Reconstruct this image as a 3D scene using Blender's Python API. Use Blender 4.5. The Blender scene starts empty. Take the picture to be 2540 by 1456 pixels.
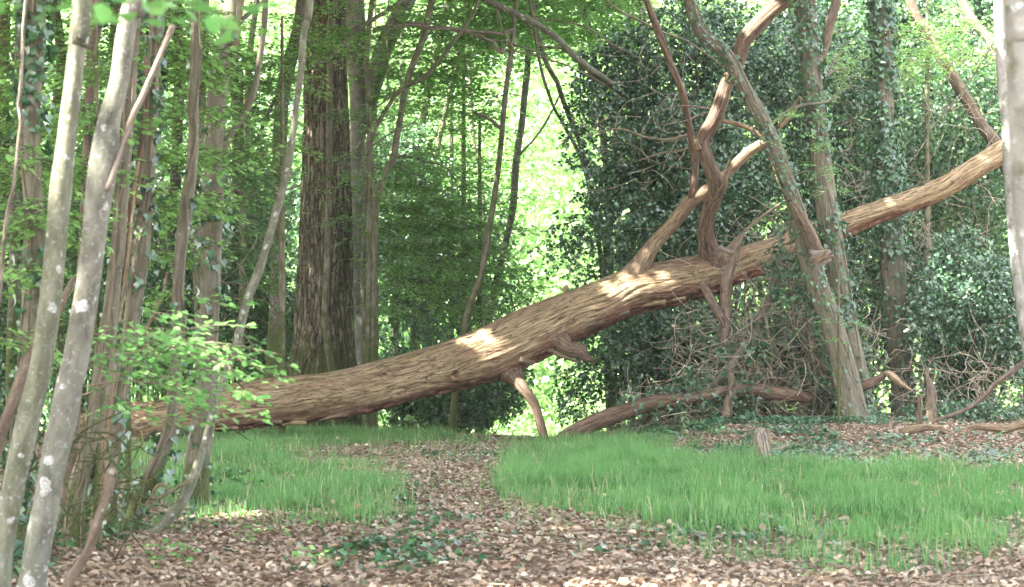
import bpy, math
import numpy as np
rng = np.random.default_rng(7)
C = bpy.context.scene.collection
# ------------------------------------------------------------------ camera, light, exposure
F = 5500.0                      # focal length in photo units (frame 2540 x 1456)
TILT = math.atan(152 / F)
CZ = 1.5
cam = bpy.data.cameras.new('camera'); co = bpy.data.objects.new('camera', cam); C.objects.link(co)
co.location = (0, 0, CZ); co.rotation_euler = (math.pi / 2 + TILT, 0, 0)
cam.sensor_width = 36; cam.lens = 36 * F / 2540; cam.clip_start = 0.1; cam.clip_end = 1500
cam.dof.use_dof = True; cam.dof.focus_distance = 36.5; cam.dof.aperture_fstop = 4.5
sc = bpy.context.scene; sc.camera = co
SUN = np.array([-0.60, -0.30, 0.74]); SUN /= np.linalg.norm(SUN)
elev = math.asin(SUN[2]); azim = math.atan2(SUN[0], SUN[1])
w = bpy.data.worlds.new('World'); sc.world = w; w.use_nodes = True
nt = w.node_tree; nt.nodes.clear()
sky = nt.nodes.new('ShaderNodeTexSky'); sky.sky_type = 'NISHITA'; sky.sun_disc = False
sky.sun_elevation = elev; sky.sun_rotation = azim; sky.dust_density = 4.0; sky.ozone_density = 0.3; sky.air_density = 0.8
bg = nt.nodes.new('ShaderNodeBackground'); bg.inputs[1].default_value = 0.15
wo = nt.nodes.new('ShaderNodeOutputWorld')
hs = nt.nodes.new('ShaderNodeHueSaturation'); hs.inputs['Saturation'].default_value = .32
nt.links.new(sky.outputs[0], hs.inputs['Color']); nt.links.new(hs.outputs[0], bg.inputs[0]); nt.links.new(bg.outputs[0], wo.inputs[0])
sl = bpy.data.lights.new('sun', 'SUN'); sl.energy = 4.6; sl.angle = math.radians(0.6); sl.color = (1, 0.95, 0.86)
so = bpy.data.objects.new('sun', sl); C.objects.link(so)
from mathutils import Vector
so.rotation_euler = Vector(SUN).to_track_quat('Z', 'Y').to_euler(); so.location = (0, 0, 40)
sc.view_settings.view_transform = 'Standard'; sc.view_settings.look = 'None'
sc.view_settings.exposure = 3.62; sc.view_settings.gamma = 1
cy = sc.cycles
cy.max_bounces = 5; cy.diffuse_bounces = 3; cy.glossy_bounces = 2; cy.transmission_bounces = 3
cy.denoising_prefilter = 'NONE'
cy.caustics_reflective = False; cy.caustics_refractive = False

# ------------------------------------------------------------------ projection helpers
cT, sT = math.cos(TILT), math.sin(TILT)
def P(u, v, d):
    u = np.asarray(u, float); v = np.asarray(v, float); d = np.asarray(d, float)
    a = (u - 1270) / F; b = (728 - v) / F
    x = a; y = cT - b * sT; z = sT + b * cT
    s = d / y
    return np.stack(np.broadcast_arrays(x * s, y * s, CZ + z * s), -1)
def proj(p):
    x, y, z = p[..., 0], p[..., 1], p[..., 2] - CZ
    f = y * cT + z * sT; up = -y * sT + z * cT
    return 1270 + F * x / f, 728 - F * up / f
def _h(x, y, z):
    h = (x * 73856093) ^ (y * 19349663) ^ (z * 83492791)
    h = (h ^ (h >> 13)) & 0x7fffffff
    h = (h * 1274126177) & 0x7fffffff
    return ((h ^ (h >> 15)) & 0xffffff) / float(0xffffff)
def vn(p):
    p = np.asarray(p, float); i = np.floor(p).astype(np.int64); f = p - i; f = f * f * (3 - 2 * f)
    r = 0
    for dx in (0, 1):
        for dy in (0, 1):
            for dz in (0, 1):
                wt = (f[..., 0] if dx else 1 - f[..., 0]) * (f[..., 1] if dy else 1 - f[..., 1]) * (f[..., 2] if dz else 1 - f[..., 2])
                r = r + wt * _h(i[..., 0] + dx, i[..., 1] + dy, i[..., 2] + dz)
    return r
def fbm(p, o=3):
    r = 0; a = 1; t = 0
    for k in range(o):
        r = r + a * vn(p * 2 ** k + 17.3 * k); t += a; a *= .5
    return r / t
def ss(a, b, x):
    t = np.clip((x - a) / (b - a), 0, 1); return t * t * (3 - 2 * t)
def gh(x, y):
    x = np.asarray(x, float); y = np.asarray(y, float)
    q = np.stack(np.broadcast_arrays(x * .5, y * .5, 0 * x + .5), -1)
    h = .10 * (vn(q) - .5) * ss(8, 14, y) + .03 * (vn(q * 5) - .5)
    h = h + .34 * ss(29, 37, y) * ss(1.0, 4.0, x)
    lip = 42 - 3.0 * np.exp(-((x - .6) / 1.3) ** 2) 
    h = h - .22 * np.clip(y - lip, 0, 14) * ss(0, 6, y - lip) * (1 - .6 * ss(2, 4, x)) 
    h = h + .06 * np.clip(y - 75, 0, 400)
    return h

# ------------------------------------------------------------------ mesh / object helpers
def mesh(name, V, Fs, mats, attrs=None, mi=None, smooth=True):
    V = np.ascontiguousarray(V, np.float32)
    if not isinstance(Fs, (list, tuple)): Fs = [Fs]
    me = bpy.data.meshes.new(name)
    me.vertices.add(len(V)); me.vertices.foreach_set('co', V.ravel())
    nl = sum(f.size for f in Fs); nf = sum(len(f) for f in Fs)
    me.loops.add(nl); me.loops.foreach_set('vertex_index', np.concatenate([f.ravel() for f in Fs]).astype(np.int32))
    tot = np.concatenate([np.full(len(f), f.shape[1]) for f in Fs]).astype(np.int32)
    st = np.concatenate([[0], np.cumsum(tot)[:-1]]).astype(np.int32)
    me.polygons.add(nf); me.polygons.foreach_set('loop_start', st); me.polygons.foreach_set('loop_total', tot)
    if mi is not None: me.polygons.foreach_set('material_index', np.asarray(mi, np.int32))
    me.polygons.foreach_set('use_smooth', np.full(nf, bool(smooth)))
    for k, a in (attrs or {}).items():
        a = np.asarray(a, np.float32)
        t = me.attributes.new(k, 'FLOAT_VECTOR' if a.ndim == 2 else 'FLOAT', 'POINT')
        t.data.foreach_set('vector' if a.ndim == 2 else 'value', a.ravel())
    for m in (mats if isinstance(mats, list) else [mats]): me.materials.append(m)
    me.update(calc_edges=True); me.validate()
    return me
def obj(name, V, Fs, mats, parent=None, **k):
    V = np.asarray(V, float)
    if parent is not None: V = V - np.array(parent['org'])
    o = bpy.data.objects.new(name, mesh(name, V, Fs, mats, **k)); C.objects.link(o)
    if parent is not None: o.parent = parent
    return o
def thing(name, label, cat, org, group=None):
    o = bpy.data.objects.new(name, None); C.objects.link(o); o.empty_display_size = .2
    o.location = [float(q) for q in org]; o['org'] = [float(q) for q in org]; o['label'] = label; o['category'] = cat
    if group: o['group'] = group
    return o
def tag(o, label=None, cat=None, group=None, kind=None):
    for k, v in (('label', label), ('category', cat), ('group', group), ('kind', kind)):
        if v: o[k] = v
    return o

# ------------------------------------------------------------------ materials
def newmat(name):
    m = bpy.data.materials.new(name); m.use_nodes = True; n = m.node_tree; n.nodes.clear(); return m, n
def N(n, t, **k):
    x = n.nodes.new(t)
    for a, b in k.items(): setattr(x, a, b)
    return x
def L(n, a, b): n.links.new(a, b)
def ramp(n, fac, stops, interp='LINEAR'):
    r = N(n, 'ShaderNodeValToRGB'); cr = r.color_ramp; cr.interpolation = interp
    while len(cr.elements) < len(stops): cr.elements.new(.5)
    for e, (p, c) in zip(cr.elements, stops):
        e.position = p; e.color = (*c, 1) if len(c) == 3 else c
    L(n, fac, r.inputs[0]); return r.outputs[0]
def noise(n, vec, scale, detail=3, rough=.55, dist=0.):
    t = N(n, 'ShaderNodeTexNoise'); t.inputs['Scale'].default_value = scale; t.inputs['Detail'].default_value = detail
    t.inputs['Roughness'].default_value = rough; t.inputs['Distortion'].default_value = dist
    if vec is not None: L(n, vec, t.inputs['Vector'])
    return t.outputs[0]
def vmul(n, vec, s):
    m = N(n, 'ShaderNodeVectorMath', operation='MULTIPLY'); m.inputs[1].default_value = s; L(n, vec, m.inputs[0]); return m.outputs[0]
def mixc(n, f, a, b):
    m = N(n, 'ShaderNodeMix', data_type='RGBA')
    for s, v in ((m.inputs[0], f), (m.inputs[6], a), (m.inputs[7], b)):
        if isinstance(v, (int, float)): s.default_value = v
        elif isinstance(v, tuple): s.default_value = (*v, 1)
        else: L(n, v, s)
    return m.outputs[2]
def math_(n, op, a, b=None, clamp=False):
    m = N(n, 'ShaderNodeMath', operation=op); m.use_clamp = clamp
    for i, v in enumerate((a, b)):
        if v is None: continue
        if isinstance(v, (int, float)): m.inputs[i].default_value = v
        else: L(n, v, m.inputs[i])
    return m.outputs[0]
BW = lambda v: (v, v, v)
def bark(name, c, fx=30, fz=4, lichen=0., lsc=16, lcol=(.55, .55, .52), moss=0., mossz=1.2, bump=.6, rough=.85, red=None, redamt=.5, dist=.3, bdist=.02, stops=(.3, .5, .7), tint=None, torn=False, crack=None, plates=None):
    m, n = newmat(name)
    at = N(n, 'ShaderNodeAttribute', attribute_name='bk'); v = at.outputs['Vector']
    vs = vmul(n, v, (fx, fx, fz))
    n1 = noise(n, vs, 1, 5, .62, dist)
    col = ramp(n, n1, [(stops[0], c[0]), (stops[1], c[1]), (stops[2], c[2])])
    n2 = noise(n, vmul(n, v, (2.2, 2.2, .9)), 1, 3)
    col = mixc(n, ramp(n, n2, [(.35, BW(0)), (.7, BW(.55))]), col, tint or tuple(.72 * q for q in c[1]))
    if red:
        n3 = noise(n, vmul(n, v, (5, 5, .8)), 1, 4, .6, .4)
        col = mixc(n, ramp(n, n3, [(.62 - redamt * .3, BW(0)), (.75 - redamt * .25, BW(.85))]), col, red)
    if crack:
        vw = N(n, 'ShaderNodeTexNoise'); vw.inputs['Scale'].default_value = 2.2; vw.inputs['Detail'].default_value = 2; L(n, v, vw.inputs['Vector'])
        va = N(n, 'ShaderNodeVectorMath', operation='MULTIPLY_ADD'); L(n, vw.outputs['Color'], va.inputs[0]); va.inputs[1].default_value = (.09, .09, .09); L(n, v, va.inputs[2])
        c1 = noise(n, vmul(n, va.outputs[0], (crack[0], crack[0], crack[1])), 1, 4, .6)
        ck = ramp(n, math_(n, 'ABSOLUTE', math_(n, 'SUBTRACT', c1, .5)), [(.0, BW(1)), (.012, BW(.75)), (.035, BW(0))])
        c2 = noise(n, vmul(n, va.outputs[0], (crack[0] * 4.6, crack[0] * 4.6, crack[1] * 4.5)), 1, 3, .6)
        col = mixc(n, ramp(n, c2, [(.36, BW(.5)), (.5, BW(0))]), col, (.06, .04, .025))
        col = mixc(n, math_(n, 'MULTIPLY', ck, .85), col, (.022, .014, .009))
    hgt = n1
    if plates:
        vw = N(n, 'ShaderNodeTexNoise'); vw.inputs['Scale'].default_value = 5; vw.inputs['Detail'].default_value = 3; L(n, v, vw.inputs['Vector'])
        va = N(n, 'ShaderNodeVectorMath', operation='MULTIPLY_ADD'); L(n, vw.outputs['Color'], va.inputs[0]); va.inputs[1].default_value = (.10, .10, .25); L(n, v, va.inputs[2])
        vp = N(n, 'ShaderNodeTexVoronoi', feature='DISTANCE_TO_EDGE'); vp.inputs['Scale'].default_value = 1; L(n, vmul(n, va.outputs[0], (plates[0], plates[0], plates[1])), vp.inputs['Vector'])
        e_ = ramp(n, vp.outputs['Distance'], [(.02, BW(.95)), (.12, BW(.25)), (.26, BW(0))])
        col = mixc(n, e_, col, (.022, .017, .011)); hgt = ramp(n, vp.outputs['Distance'], [(.0, BW(0)), (.35, BW(1))])
    if torn:
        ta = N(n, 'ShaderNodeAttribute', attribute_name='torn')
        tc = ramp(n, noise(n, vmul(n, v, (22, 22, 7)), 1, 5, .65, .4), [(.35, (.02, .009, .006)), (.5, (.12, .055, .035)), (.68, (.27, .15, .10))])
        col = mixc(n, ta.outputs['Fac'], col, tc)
    if lichen:
        wv = N(n, 'ShaderNodeTexNoise'); wv.inputs['Scale'].default_value = lsc * 1.6; L(n, v, wv.inputs['Vector'])
        ad = N(n, 'ShaderNodeVectorMath', operation='MULTIPLY_ADD'); L(n, wv.outputs['Color'], ad.inputs[0]); ad.inputs[1].default_value = (.05, .05, .05); L(n, v, ad.inputs[2])
        vo = N(n, 'ShaderNodeTexVoronoi'); vo.inputs['Scale'].default_value = lsc; L(n, vmul(n, ad.outputs[0], (1, 1, .75)), vo.inputs['Vector'])
        sc_ = N(n, 'ShaderNodeSeparateColor'); L(n, vo.outputs['Color'], sc_.inputs[0])
        n5 = noise(n, vmul(n, v, (1, 1, .5)), 2.1, 2)
        sz = math_(n, 'MULTIPLY', math_(n, 'POWER', math_(n, 'MULTIPLY', sc_.outputs[0], math_(n, 'MULTIPLY', n5, 1.9)), 1.6), .42 * lichen)
        f = math_(n, 'MULTIPLY', math_(n, 'SUBTRACT', sz, vo.outputs['Distance']), 14.0, True)
        n8 = noise(n, v, lsc * 5, 3, .6)
        f = math_(n, 'MULTIPLY', f, ramp(n, n8, [(.38, BW(.25)), (.6, BW(.95))]))
        col = mixc(n, f, col, lcol)
        n9 = noise(n, v, lsc * 2.3, 4, .7)
        col = mixc(n, math_(n, 'MULTIPLY', ramp(n, n9, [(.56, BW(0)), (.68, BW(.7))]), min(1., lichen)), col, tuple(.75 * q for q in lcol))
    if moss:
        g = N(n, 'ShaderNodeNewGeometry'); sp = N(n, 'ShaderNodeSeparateXYZ'); L(n, g.outputs['Position'], sp.inputs[0])
        zf = math_(n, 'SUBTRACT', 1.0, math_(n, 'DIVIDE', sp.outputs[2], mossz), True)
        n6 = noise(n, v, 5, 4, .6)
        f = math_(n, 'MULTIPLY', math_(n, 'ADD', n6, math_(n, 'SUBTRACT', math_(n, 'MULTIPLY', zf, .5), .62 - .2 * moss)), 6.0, True)
        n7 = noise(n, v, 60, 2)
        mc = ramp(n, n7, [(.35, (.03, .04, .012)), (.65, (.09, .105, .035))])
        col = mixc(n, f, col, mc)
    b = N(n, 'ShaderNodeBsdfPrincipled'); b.inputs['Roughness'].default_value = rough
    b.inputs['Specular IOR Level'].default_value = .25
    L(n, col, b.inputs['Base Color'])
    bm = N(n, 'ShaderNodeBump'); bm.inputs['Strength'].default_value = bump; bm.inputs['Distance'].default_value = bdist
    L(n, hgt, bm.inputs['Height']); L(n, bm.outputs[0], b.inputs['Normal'])
    o = N(n, 'ShaderNodeOutputMaterial'); L(n, b.outputs[0], o.inputs[0]); return m
def leafmat(name, cols, rough=.5, tr=.35, trc=None, spec=.4, big=None):
    m, n = newmat(name)
    g = N(n, 'ShaderNodeNewGeometry')
    k = len(cols); col = ramp(n, g.outputs['Random Per Island'], [(i / max(1, k - 1), c) for i, c in enumerate(cols)])
    if big:
        nb = noise(n, g.outputs['Position'], big[0], 2)
        col = mixc(n, ramp(n, nb, [(.4, BW(0)), (.62, BW(.8))]), col, big[1])
    b = N(n, 'ShaderNodeBsdfPrincipled'); b.inputs['Roughness'].default_value = rough; b.inputs['Specular IOR Level'].default_value = spec
    L(n, col, b.inputs['Base Color']); out = b.outputs[0]
    if tr:
        t = N(n, 'ShaderNodeBsdfTranslucent')
        tc = mixc(n, .5, col, trc) if trc else col
        L(n, tc, t.inputs[0])
        x = N(n, 'ShaderNodeMixShader'); x.inputs[0].default_value = tr
        L(n, b.outputs[0], x.inputs[1]); L(n, t.outputs[0], x.inputs[2]); out = x.outputs[0]
    o = N(n, 'ShaderNodeOutputMaterial'); L(n, out, o.inputs[0]); return m

M = {}
G1 = ((.11, .095, .065), (.23, .20, .15), (.34, .31, .25))
M['pole'] = bark('smooth_grey_bark', ((.05, .053, .033), (.112, .115, .078), (.205, .205, .155)), 13, 6, .9, 16, (.42, .42, .40), bump=.6, dist=.6, tint=(.10, .10, .06))
M['pole2'] = bark('lichen_grey_bark', ((.066, .067, .05), (.14, .142, .108), (.235, .233, .19)), 13, 6, 1.1, 13, (.46, .46, .44), bump=.6, dist=.6, tint=(.15, .132, .11))
M['horn'] = bark('hornbeam_bark', ((.06, .054, .036), (.125, .112, .08), (.20, .185, .145)), 16, 3, .45, 18, (.45, .45, .41), moss=.1, mossz=.7, bump=.5, tint=(.13, .12, .075))
M['slim'] = bark('mossy_slim_bark', ((.06, .055, .035), (.15, .135, .095), (.25, .23, .17)), 18, 4, .4, 20, (.42, .42, .38), moss=.7, mossz=2.5, bump=.5, tint=(.08, .085, .04))
M['birch'] = bark('white_blotched_bark', ((.12, .11, .095), (.23, .22, .19), (.33, .32, .29)), 8, 5, .75, 9, (.5, .5, .49), moss=.3, mossz=1, bump=.3, tint=(.15, .15, .13))
M['darkl'] = bark('dark_lichen_bark', ((.05, .045, .036), (.115, .10, .08), (.20, .18, .145)), 16, 6, .6, 20, (.55, .55, .52), moss=.85, mossz=2.4, bump=.6)
M['oak'] = bark('fissured_oak_bark', ((.022, .018, .012), (.23, .20, .145), (.41, .355, .27)), 15, 2.2, 0, moss=.6, mossz=2.0, bump=1., bdist=.03, dist=.5, stops=(.33, .5, .68), tint=(.12, .105, .06), plates=(13, 1.5))
M['dead'] = bark('weathered_log_wood', ((.045, .026, .014), (.27, .195, .112), (.45, .35, .22)), 26, 1.3, 0, bump=1., bdist=.03, red=(.17, .085, .055), redamt=.25, dist=1.1, stops=(.36, .45, .68), tint=(.21, .15, .075), torn=True, crack=(16, .9))
M['red'] = bark('red_brown_deadwood', ((.035, .02, .013), (.15, .107, .073), (.29, .22, .155)), 30, 2.4, 0, bump=1., bdist=.02, red=(.11, .055, .038), redamt=.4, dist=.5, stops=(.34, .5, .7), tint=(.13, .085, .055), crack=(22, 1.5))
M['tan'] = bark('tan_bare_wood', ((.07, .045, .028), (.22, .155, .095), (.36, .28, .19)), 34, 2.4, 0, bump=.8, bdist=.015, dist=.4, stops=(.33, .46, .7), tint=(.17, .12, .07), crack=(26, 1.6))
M['pale'] = bark('pale_grey_deadwood', ((.08, .06, .045), (.23, .195, .155), (.38, .34, .29)), 34, 2.4, 0, bump=.8, bdist=.01, dist=.4, stops=(.33, .46, .7), tint=(.17, .145, .115), crack=(26, 1.8))
M['brown'] = bark('brown_flaking_bark', ((.045, .03, .02), (.125, .092, .065), (.23, .185, .14)), 20, 6, .4, 20, (.5, .48, .43), bump=.7)
M['twig'] = bark('twig_bark', ((.07, .055, .037), (.18, .145, .10), (.32, .265, .19)), 20, 3, 0, bump=.2)
M['vine'] = bark('grey_tan_vine_bark', ((.14, .115, .08), (.31, .26, .19), (.50, .44, .33)), 9, 3, 0, bump=.2)
M['twigd'] = bark('dark_twig', ((.04, .035, .025), (.08, .07, .05), (.13, .11, .08)), 20, 3, 0, bump=.2)
M['beech'] = leafmat('fresh_hornbeam_leaf', [(.09, .21, .055), (.15, .31, .085), (.21, .40, .12), (.31, .50, .18)], .5, .5, (.40, .68, .18), .35)
M['beechn'] = leafmat('near_hornbeam_leaf', [(.07, .20, .06), (.11, .28, .085), (.16, .37, .11), (.28, .52, .19)], .5, .48, (.30, .66, .17), .35)
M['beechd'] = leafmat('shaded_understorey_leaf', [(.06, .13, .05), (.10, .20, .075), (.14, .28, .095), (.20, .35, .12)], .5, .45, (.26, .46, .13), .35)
M['glade'] = leafmat('spring_green_leaf', [(.14, .26, .09), (.22, .37, .14), (.32, .48, .20), (.44, .58, .30)], .6, .45, (.38, .60, .22), .3)
M['holly'] = leafmat('glossy_holly_leaf', [(.028, .072, .04), (.048, .115, .06), (.072, .16, .075), (.115, .225, .10)], .27, .12, (.08, .25, .04), 1.0)
M['shrub'] = leafmat('dark_shrub_leaf', [(.032, .08, .043), (.05, .125, .06), (.08, .19, .075), (.16, .30, .10)], .33, .2, (.10, .30, .05), .9)
M['ivy'] = leafmat('ivy_leaf', [(.02, .06, .03), (.03, .09, .04), (.05, .13, .055), (.08, .18, .06)], .33, .12, (.08, .25, .04), .8)
M['grass'] = leafmat('grass_blade', [(.035, .10, .028), (.06, .17, .05), (.09, .22, .068), (.12, .26, .085), (.20, .34, .13), (.36, .42, .24)], .5, .42, (.15, .40, .09), .3, big=(.5, (.13, .29, .09)))
M['litter'] = leafmat('dry_fallen_leaf', [(.15, .10, .068), (.26, .18, .125), (.37, .28, .20), (.48, .38, .29), (.30, .225, .16), (.58, .49, .39), (.20, .135, .095), (.41, .32, .235), (.67, .59, .48)], .6, .12, (.4, .2, .1), .35, big=(1.1, (.27, .195, .14)))
M['canopy'] = leafmat('canopy_leaf', [(.04, .12, .02), (.08, .2, .04)], .6, .15, (.1, .25, .03), .3)

# ------------------------------------------------------------------ tube builder
def spline(pts, rad, seg):
    pts = np.asarray(pts, float); rad = np.asarray(rad, float); n = len(pts)
    Q = np.column_stack([pts, rad]); Q = np.vstack([2 * Q[0] - Q[1], Q, 2 * Q[-1] - Q[-2]])
    out = []
    for i in range(1, n):
        t = np.linspace(0, 1, 24, endpoint=False)[:, None]
        a, b, c, d = Q[i - 1], Q[i], Q[i + 1], Q[i + 2]
        out.append(.5 * ((2 * b) + (c - a) * t + (2 * a - 5 * b + 4 * c - d) * t ** 2 + (3 * b - a - 3 * c + d) * t ** 3))
    out.append(Q[n][None]); S = np.vstack(out)
    s = np.concatenate([[0], np.cumsum(np.linalg.norm(np.diff(S[:, :3], axis=0), axis=1))])
    k = max(3, int(s[-1] / seg) + 1); q = np.linspace(0, s[-1], k)
    R = np.column_stack([np.interp(q, s, S[:, j]) for j in range(4)])
    R[:, 3] = np.maximum(R[:, 3], min(rad.min(), .002) if rad.min() > 0 else .001)
    return R[:, :3], R[:, 3], q
def tube(pts, rad, seg=.06, ns=14, disp=(), seed=0, capa=True, capb=True, jag=0., wob=0.):
    c, r, s = spline(pts, rad, seg); n = len(c)
    if wob:
        q = np.column_stack([s * .9 + seed, 0 * s + seed * 1.7, 0 * s])
        c = c + wob * np.column_stack([vn(q) - .5, 0 * s, vn(q + 50) - .5]) * 2
    T = np.gradient(c, axis=0); T /= np.linalg.norm(T, axis=1)[:, None] + 1e-9
    a = np.cross(T[0], [0.31, .95, .1]); a /= np.linalg.norm(a); A = [a]
    for i in range(1, n):
        a = a - T[i] * a.dot(T[i]); a /= np.linalg.norm(a) + 1e-9; A.append(a)
    A = np.array(A); B = np.cross(T, A)
    th = np.arange(ns) / ns * 2 * np.pi
    rn = A[:, None] * np.cos(th)[None, :, None] + B[:, None] * np.sin(th)[None, :, None]
    rr = np.maximum(r, .3 * r.mean())
    bk = np.stack([rr[:, None] * np.cos(th), rr[:, None] * np.sin(th), np.repeat(s[:, None], ns, 1)], -1)
    bk = bk + np.array([seed * 3.1, seed * 1.3, seed * 2.2])
    R = np.repeat(r[:, None], ns, 1)
    for am, fx, fz, kind in disp:
        q = bk * np.array([fx, fx, fz])
        if kind == 'ridge': f = 1 - np.abs(2 * fbm(q, 3) - 1) * 2.2
        elif kind == 'step': f = ss(.42, .52, fbm(q, 3)) - .5
        else: f = fbm(q, 3) * 2 - 1
        R = R + am * f
    V = c[:, None] + rn * R[..., None]
    if jag:
        e = (vn(bk * np.array([28, 28, .1])) - .35) * jag
        k = min(4, n - 1)
        for j in range(k): V[-1 - j] += T[-1] * (e[-1][:, None]) * (1 - j / k)
    idx = np.arange(n * ns).reshape(n, ns)
    Fq = np.stack([idx[:-1], np.roll(idx[:-1], -1, 1), np.roll(idx[1:], -1, 1), idx[1:]], -1).reshape(-1, 4)
    Vv = V.reshape(-1, 3); bb = bk.reshape(-1, 3); Fs = [Fq]; extra = []
    Vx = [Vv]; bx = [bb]; base = len(Vv)
    for on, i in ((capa, 0), (capb, n - 1)):
        if not on: continue
        Vx.append((c[i] + T[i] * ((-.25 if i == 0 else .15) * r[i] if not jag or i == 0 else -jag * .3))[None]); bx.append(bk[i].mean(0)[None])
        ring = idx[i]; nx = np.roll(ring, -1)
        t = np.stack([np.full(ns, base), nx, ring] if i == 0 else [np.full(ns, base), ring, nx], -1); base += 1
        extra.append(t)
    if extra: Fs.append(np.vstack(extra))
    return dict(V=np.vstack(Vx), F=Fs, bk=np.vstack(bx), S=V.reshape(-1, 3), Nn=rn.reshape(-1, 3), c=c, r=r, s=s, T=T)
def join(ts):
    V = []; q = []; t = []; b = []; off = 0
    for x in ts:
        V.append(x['V']); b.append(x['bk']); q.append(x['F'][0] + off)
        if len(x['F']) > 1: t.append(x['F'][1] + off)
        off += len(x['V'])
    return dict(V=np.vstack(V), bk=np.vstack(b), F=[np.vstack(q)] + ([np.vstack(t)] if t else []))
def tobj(name, t, mat, parent=None): return obj(name, t['V'], t['F'], M[mat] if isinstance(mat, str) else mat, parent, attrs={'bk': t['bk']})
def dpts(pts, d):
    """photo-measured centre line (u, v, width[, distance]) -> real points and radii in metres"""
    out = []; rad = []
    n = len(pts)
    for i, p in enumerate(pts):
        dd = p[3] if len(p) > 3 else (d if not isinstance(d, tuple) else d[0] + (d[1] - d[0]) * i / (n - 1))
        out.append(P(p[0], p[1], dd)); rad.append(p[2] * .5 * dd / F)
    return np.array(out), np.array(rad)

# ------------------------------------------------------------------ leaf templates and scatter
HEX = (np.array([[0, 0, 0], [.28, .42, .10], [.68, .36, .08], [1, 0, -.05], [.68, -.36, .08], [.28, -.42, .10]]), np.array([[0, 3, 2, 1], [0, 5, 4, 3]]))
RH = (np.array([[0, 0, 0], [.45, .42, .05], [1, 0, 0], [.45, -.42, .05]]), np.array([[0, 3, 2, 1]]))
IVY = (np.array([[.3, 0, -.05], [0, 0, 0], [-.12, .36, .1], [.22, .52, .12], [.42, .2, 0], [1, 0, .05], [.42, -.2, 0], [.22, -.52, .12], [-.12, -.36, .1]]),
       np.array([[0, 3, 2, 1], [0, 5, 4, 3], [0, 7, 6, 5], [0, 1, 8, 7]]))
HOL = (np.array([[0, 0, 0], [.3, .42, .14], [.62, .30, .10], [1.05, 0, -.1], [.62, -.30, .10], [.3, -.42, .14]]), np.array([[0, 3, 2, 1], [0, 5, 4, 3]]))
def nrm(a): return a / (np.linalg.norm(a, axis=-1, keepdims=True) + 1e-9)
def leaves(pos, dr, nn, size, tmpl, wid=None):
    """many separate leaves: base point, direction, surface normal, length"""
    t, f = tmpl; n = len(pos)
    dr = nrm(dr); b = nrm(np.cross(nn, dr)); nn = np.cross(dr, b)
    size = np.broadcast_to(size, (n,)); wd = size if wid is None else size * wid
    V = pos[:, None] + size[:, None, None] * (t[None, :, :1] * dr[:, None] + t[None, :, 2:] * nn[:, None]) + wd[:, None, None] * t[None, :, 1:2] * b[:, None]
    Fq = (f[None] + (np.arange(n) * len(t))[:, None, None]).reshape(-1, f.shape[1])
    return V.reshape(-1, 3), Fq
def rdir(n, up=0.): 
    v = rng.normal(size=(n, 3)); v[:, 2] += up; return nrm(v)
def cat(parts, mi=None):
    V = []; Fq = []; m = []; off = 0
    for k, (v, f) in enumerate(parts):
        V.append(v); Fq.append(f + off); off += len(v); m.append(np.full(len(f), (mi[k] if mi else 0)))
    return np.vstack(V), np.vstack(Fq), np.concatenate(m)
def sticks(a, b, r0, r1):
    """three-sided tapering twigs from points a to points b"""
    n = len(a); d = nrm(b - a); x = nrm(np.cross(d, np.array([.3, .2, .93]))); y = np.cross(d, x)
    V = []
    for c, r in ((a, r0), (b, r1)):
        for k in range(3):
            t = k * 2.094; V.append(c + r * (math.cos(t) * x + math.sin(t) * y))
    V = np.stack(V, 1); f = np.array([[0, 1, 4, 3], [1, 2, 5, 4], [2, 0, 3, 5]])
    return V.reshape(-1, 3), (f[None] + (np.arange(n) * 6)[:, None, None]).reshape(-1, 4)
def spray_tmpl(seed, leaf=.06, L0=.9, nt=8, tm=RH):
    """flat tiered spray: an arching twig with side twigs, leaves lying in one plane"""
    r = np.random.default_rng(seed); lp, ld, ln = [], [], []; sa, sb = [], []
    ax = lambda t: np.array([t * L0, .10 * math.sin(3 * t + seed), -.16 * t * t * L0])
    for i in range(nt):
        sa.append(ax(i / nt)); sb.append(ax((i + 1) / nt))
    for i in range(nt):
        t = (i + .6) / nt; o = ax(t); sd = 1 if i % 2 else -1; ln_ = L0 * .45 * (1 - t * .75) * r.uniform(.7, 1.2)
        ang = sd * r.uniform(.7, 1.1); dv = np.array([math.cos(ang), math.sin(ang), r.uniform(-.12, .05)])
        sa.append(o); sb.append(o + dv * ln_)
        k = max(2, int(ln_ / (leaf * .62)))
        for j in range(k):
            q = o + dv * ln_ * (j + .7) / k; s2 = 1 if j % 2 else -1; an = ang + s2 * r.uniform(.5, 1.0)
            if j == k - 1: an = ang
            lp.append(q); ld.append([math.cos(an), math.sin(an), r.uniform(-.35, .1)]); ln.append([r.normal() * .3, r.normal() * .3, 1])
    lp.append(ax(1)); ld.append([1, 0, -.2]); ln.append([0, .1, 1])
    lv, lf = leaves(np.array(lp), np.array(ld), np.array(ln, float), leaf * r.uniform(.7, 1.15, len(lp)), tm)
    sv, sf = sticks(np.array(sa), np.array(sb), .0028, .0018)
    return lv, lf, sv, sf
SPR = [spray_tmpl(k, .102, .85, 7) for k in range(5)]
SPRN = [spray_tmpl(k + 20, .062, .36, 4, HEX) for k in range(6)]
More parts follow.
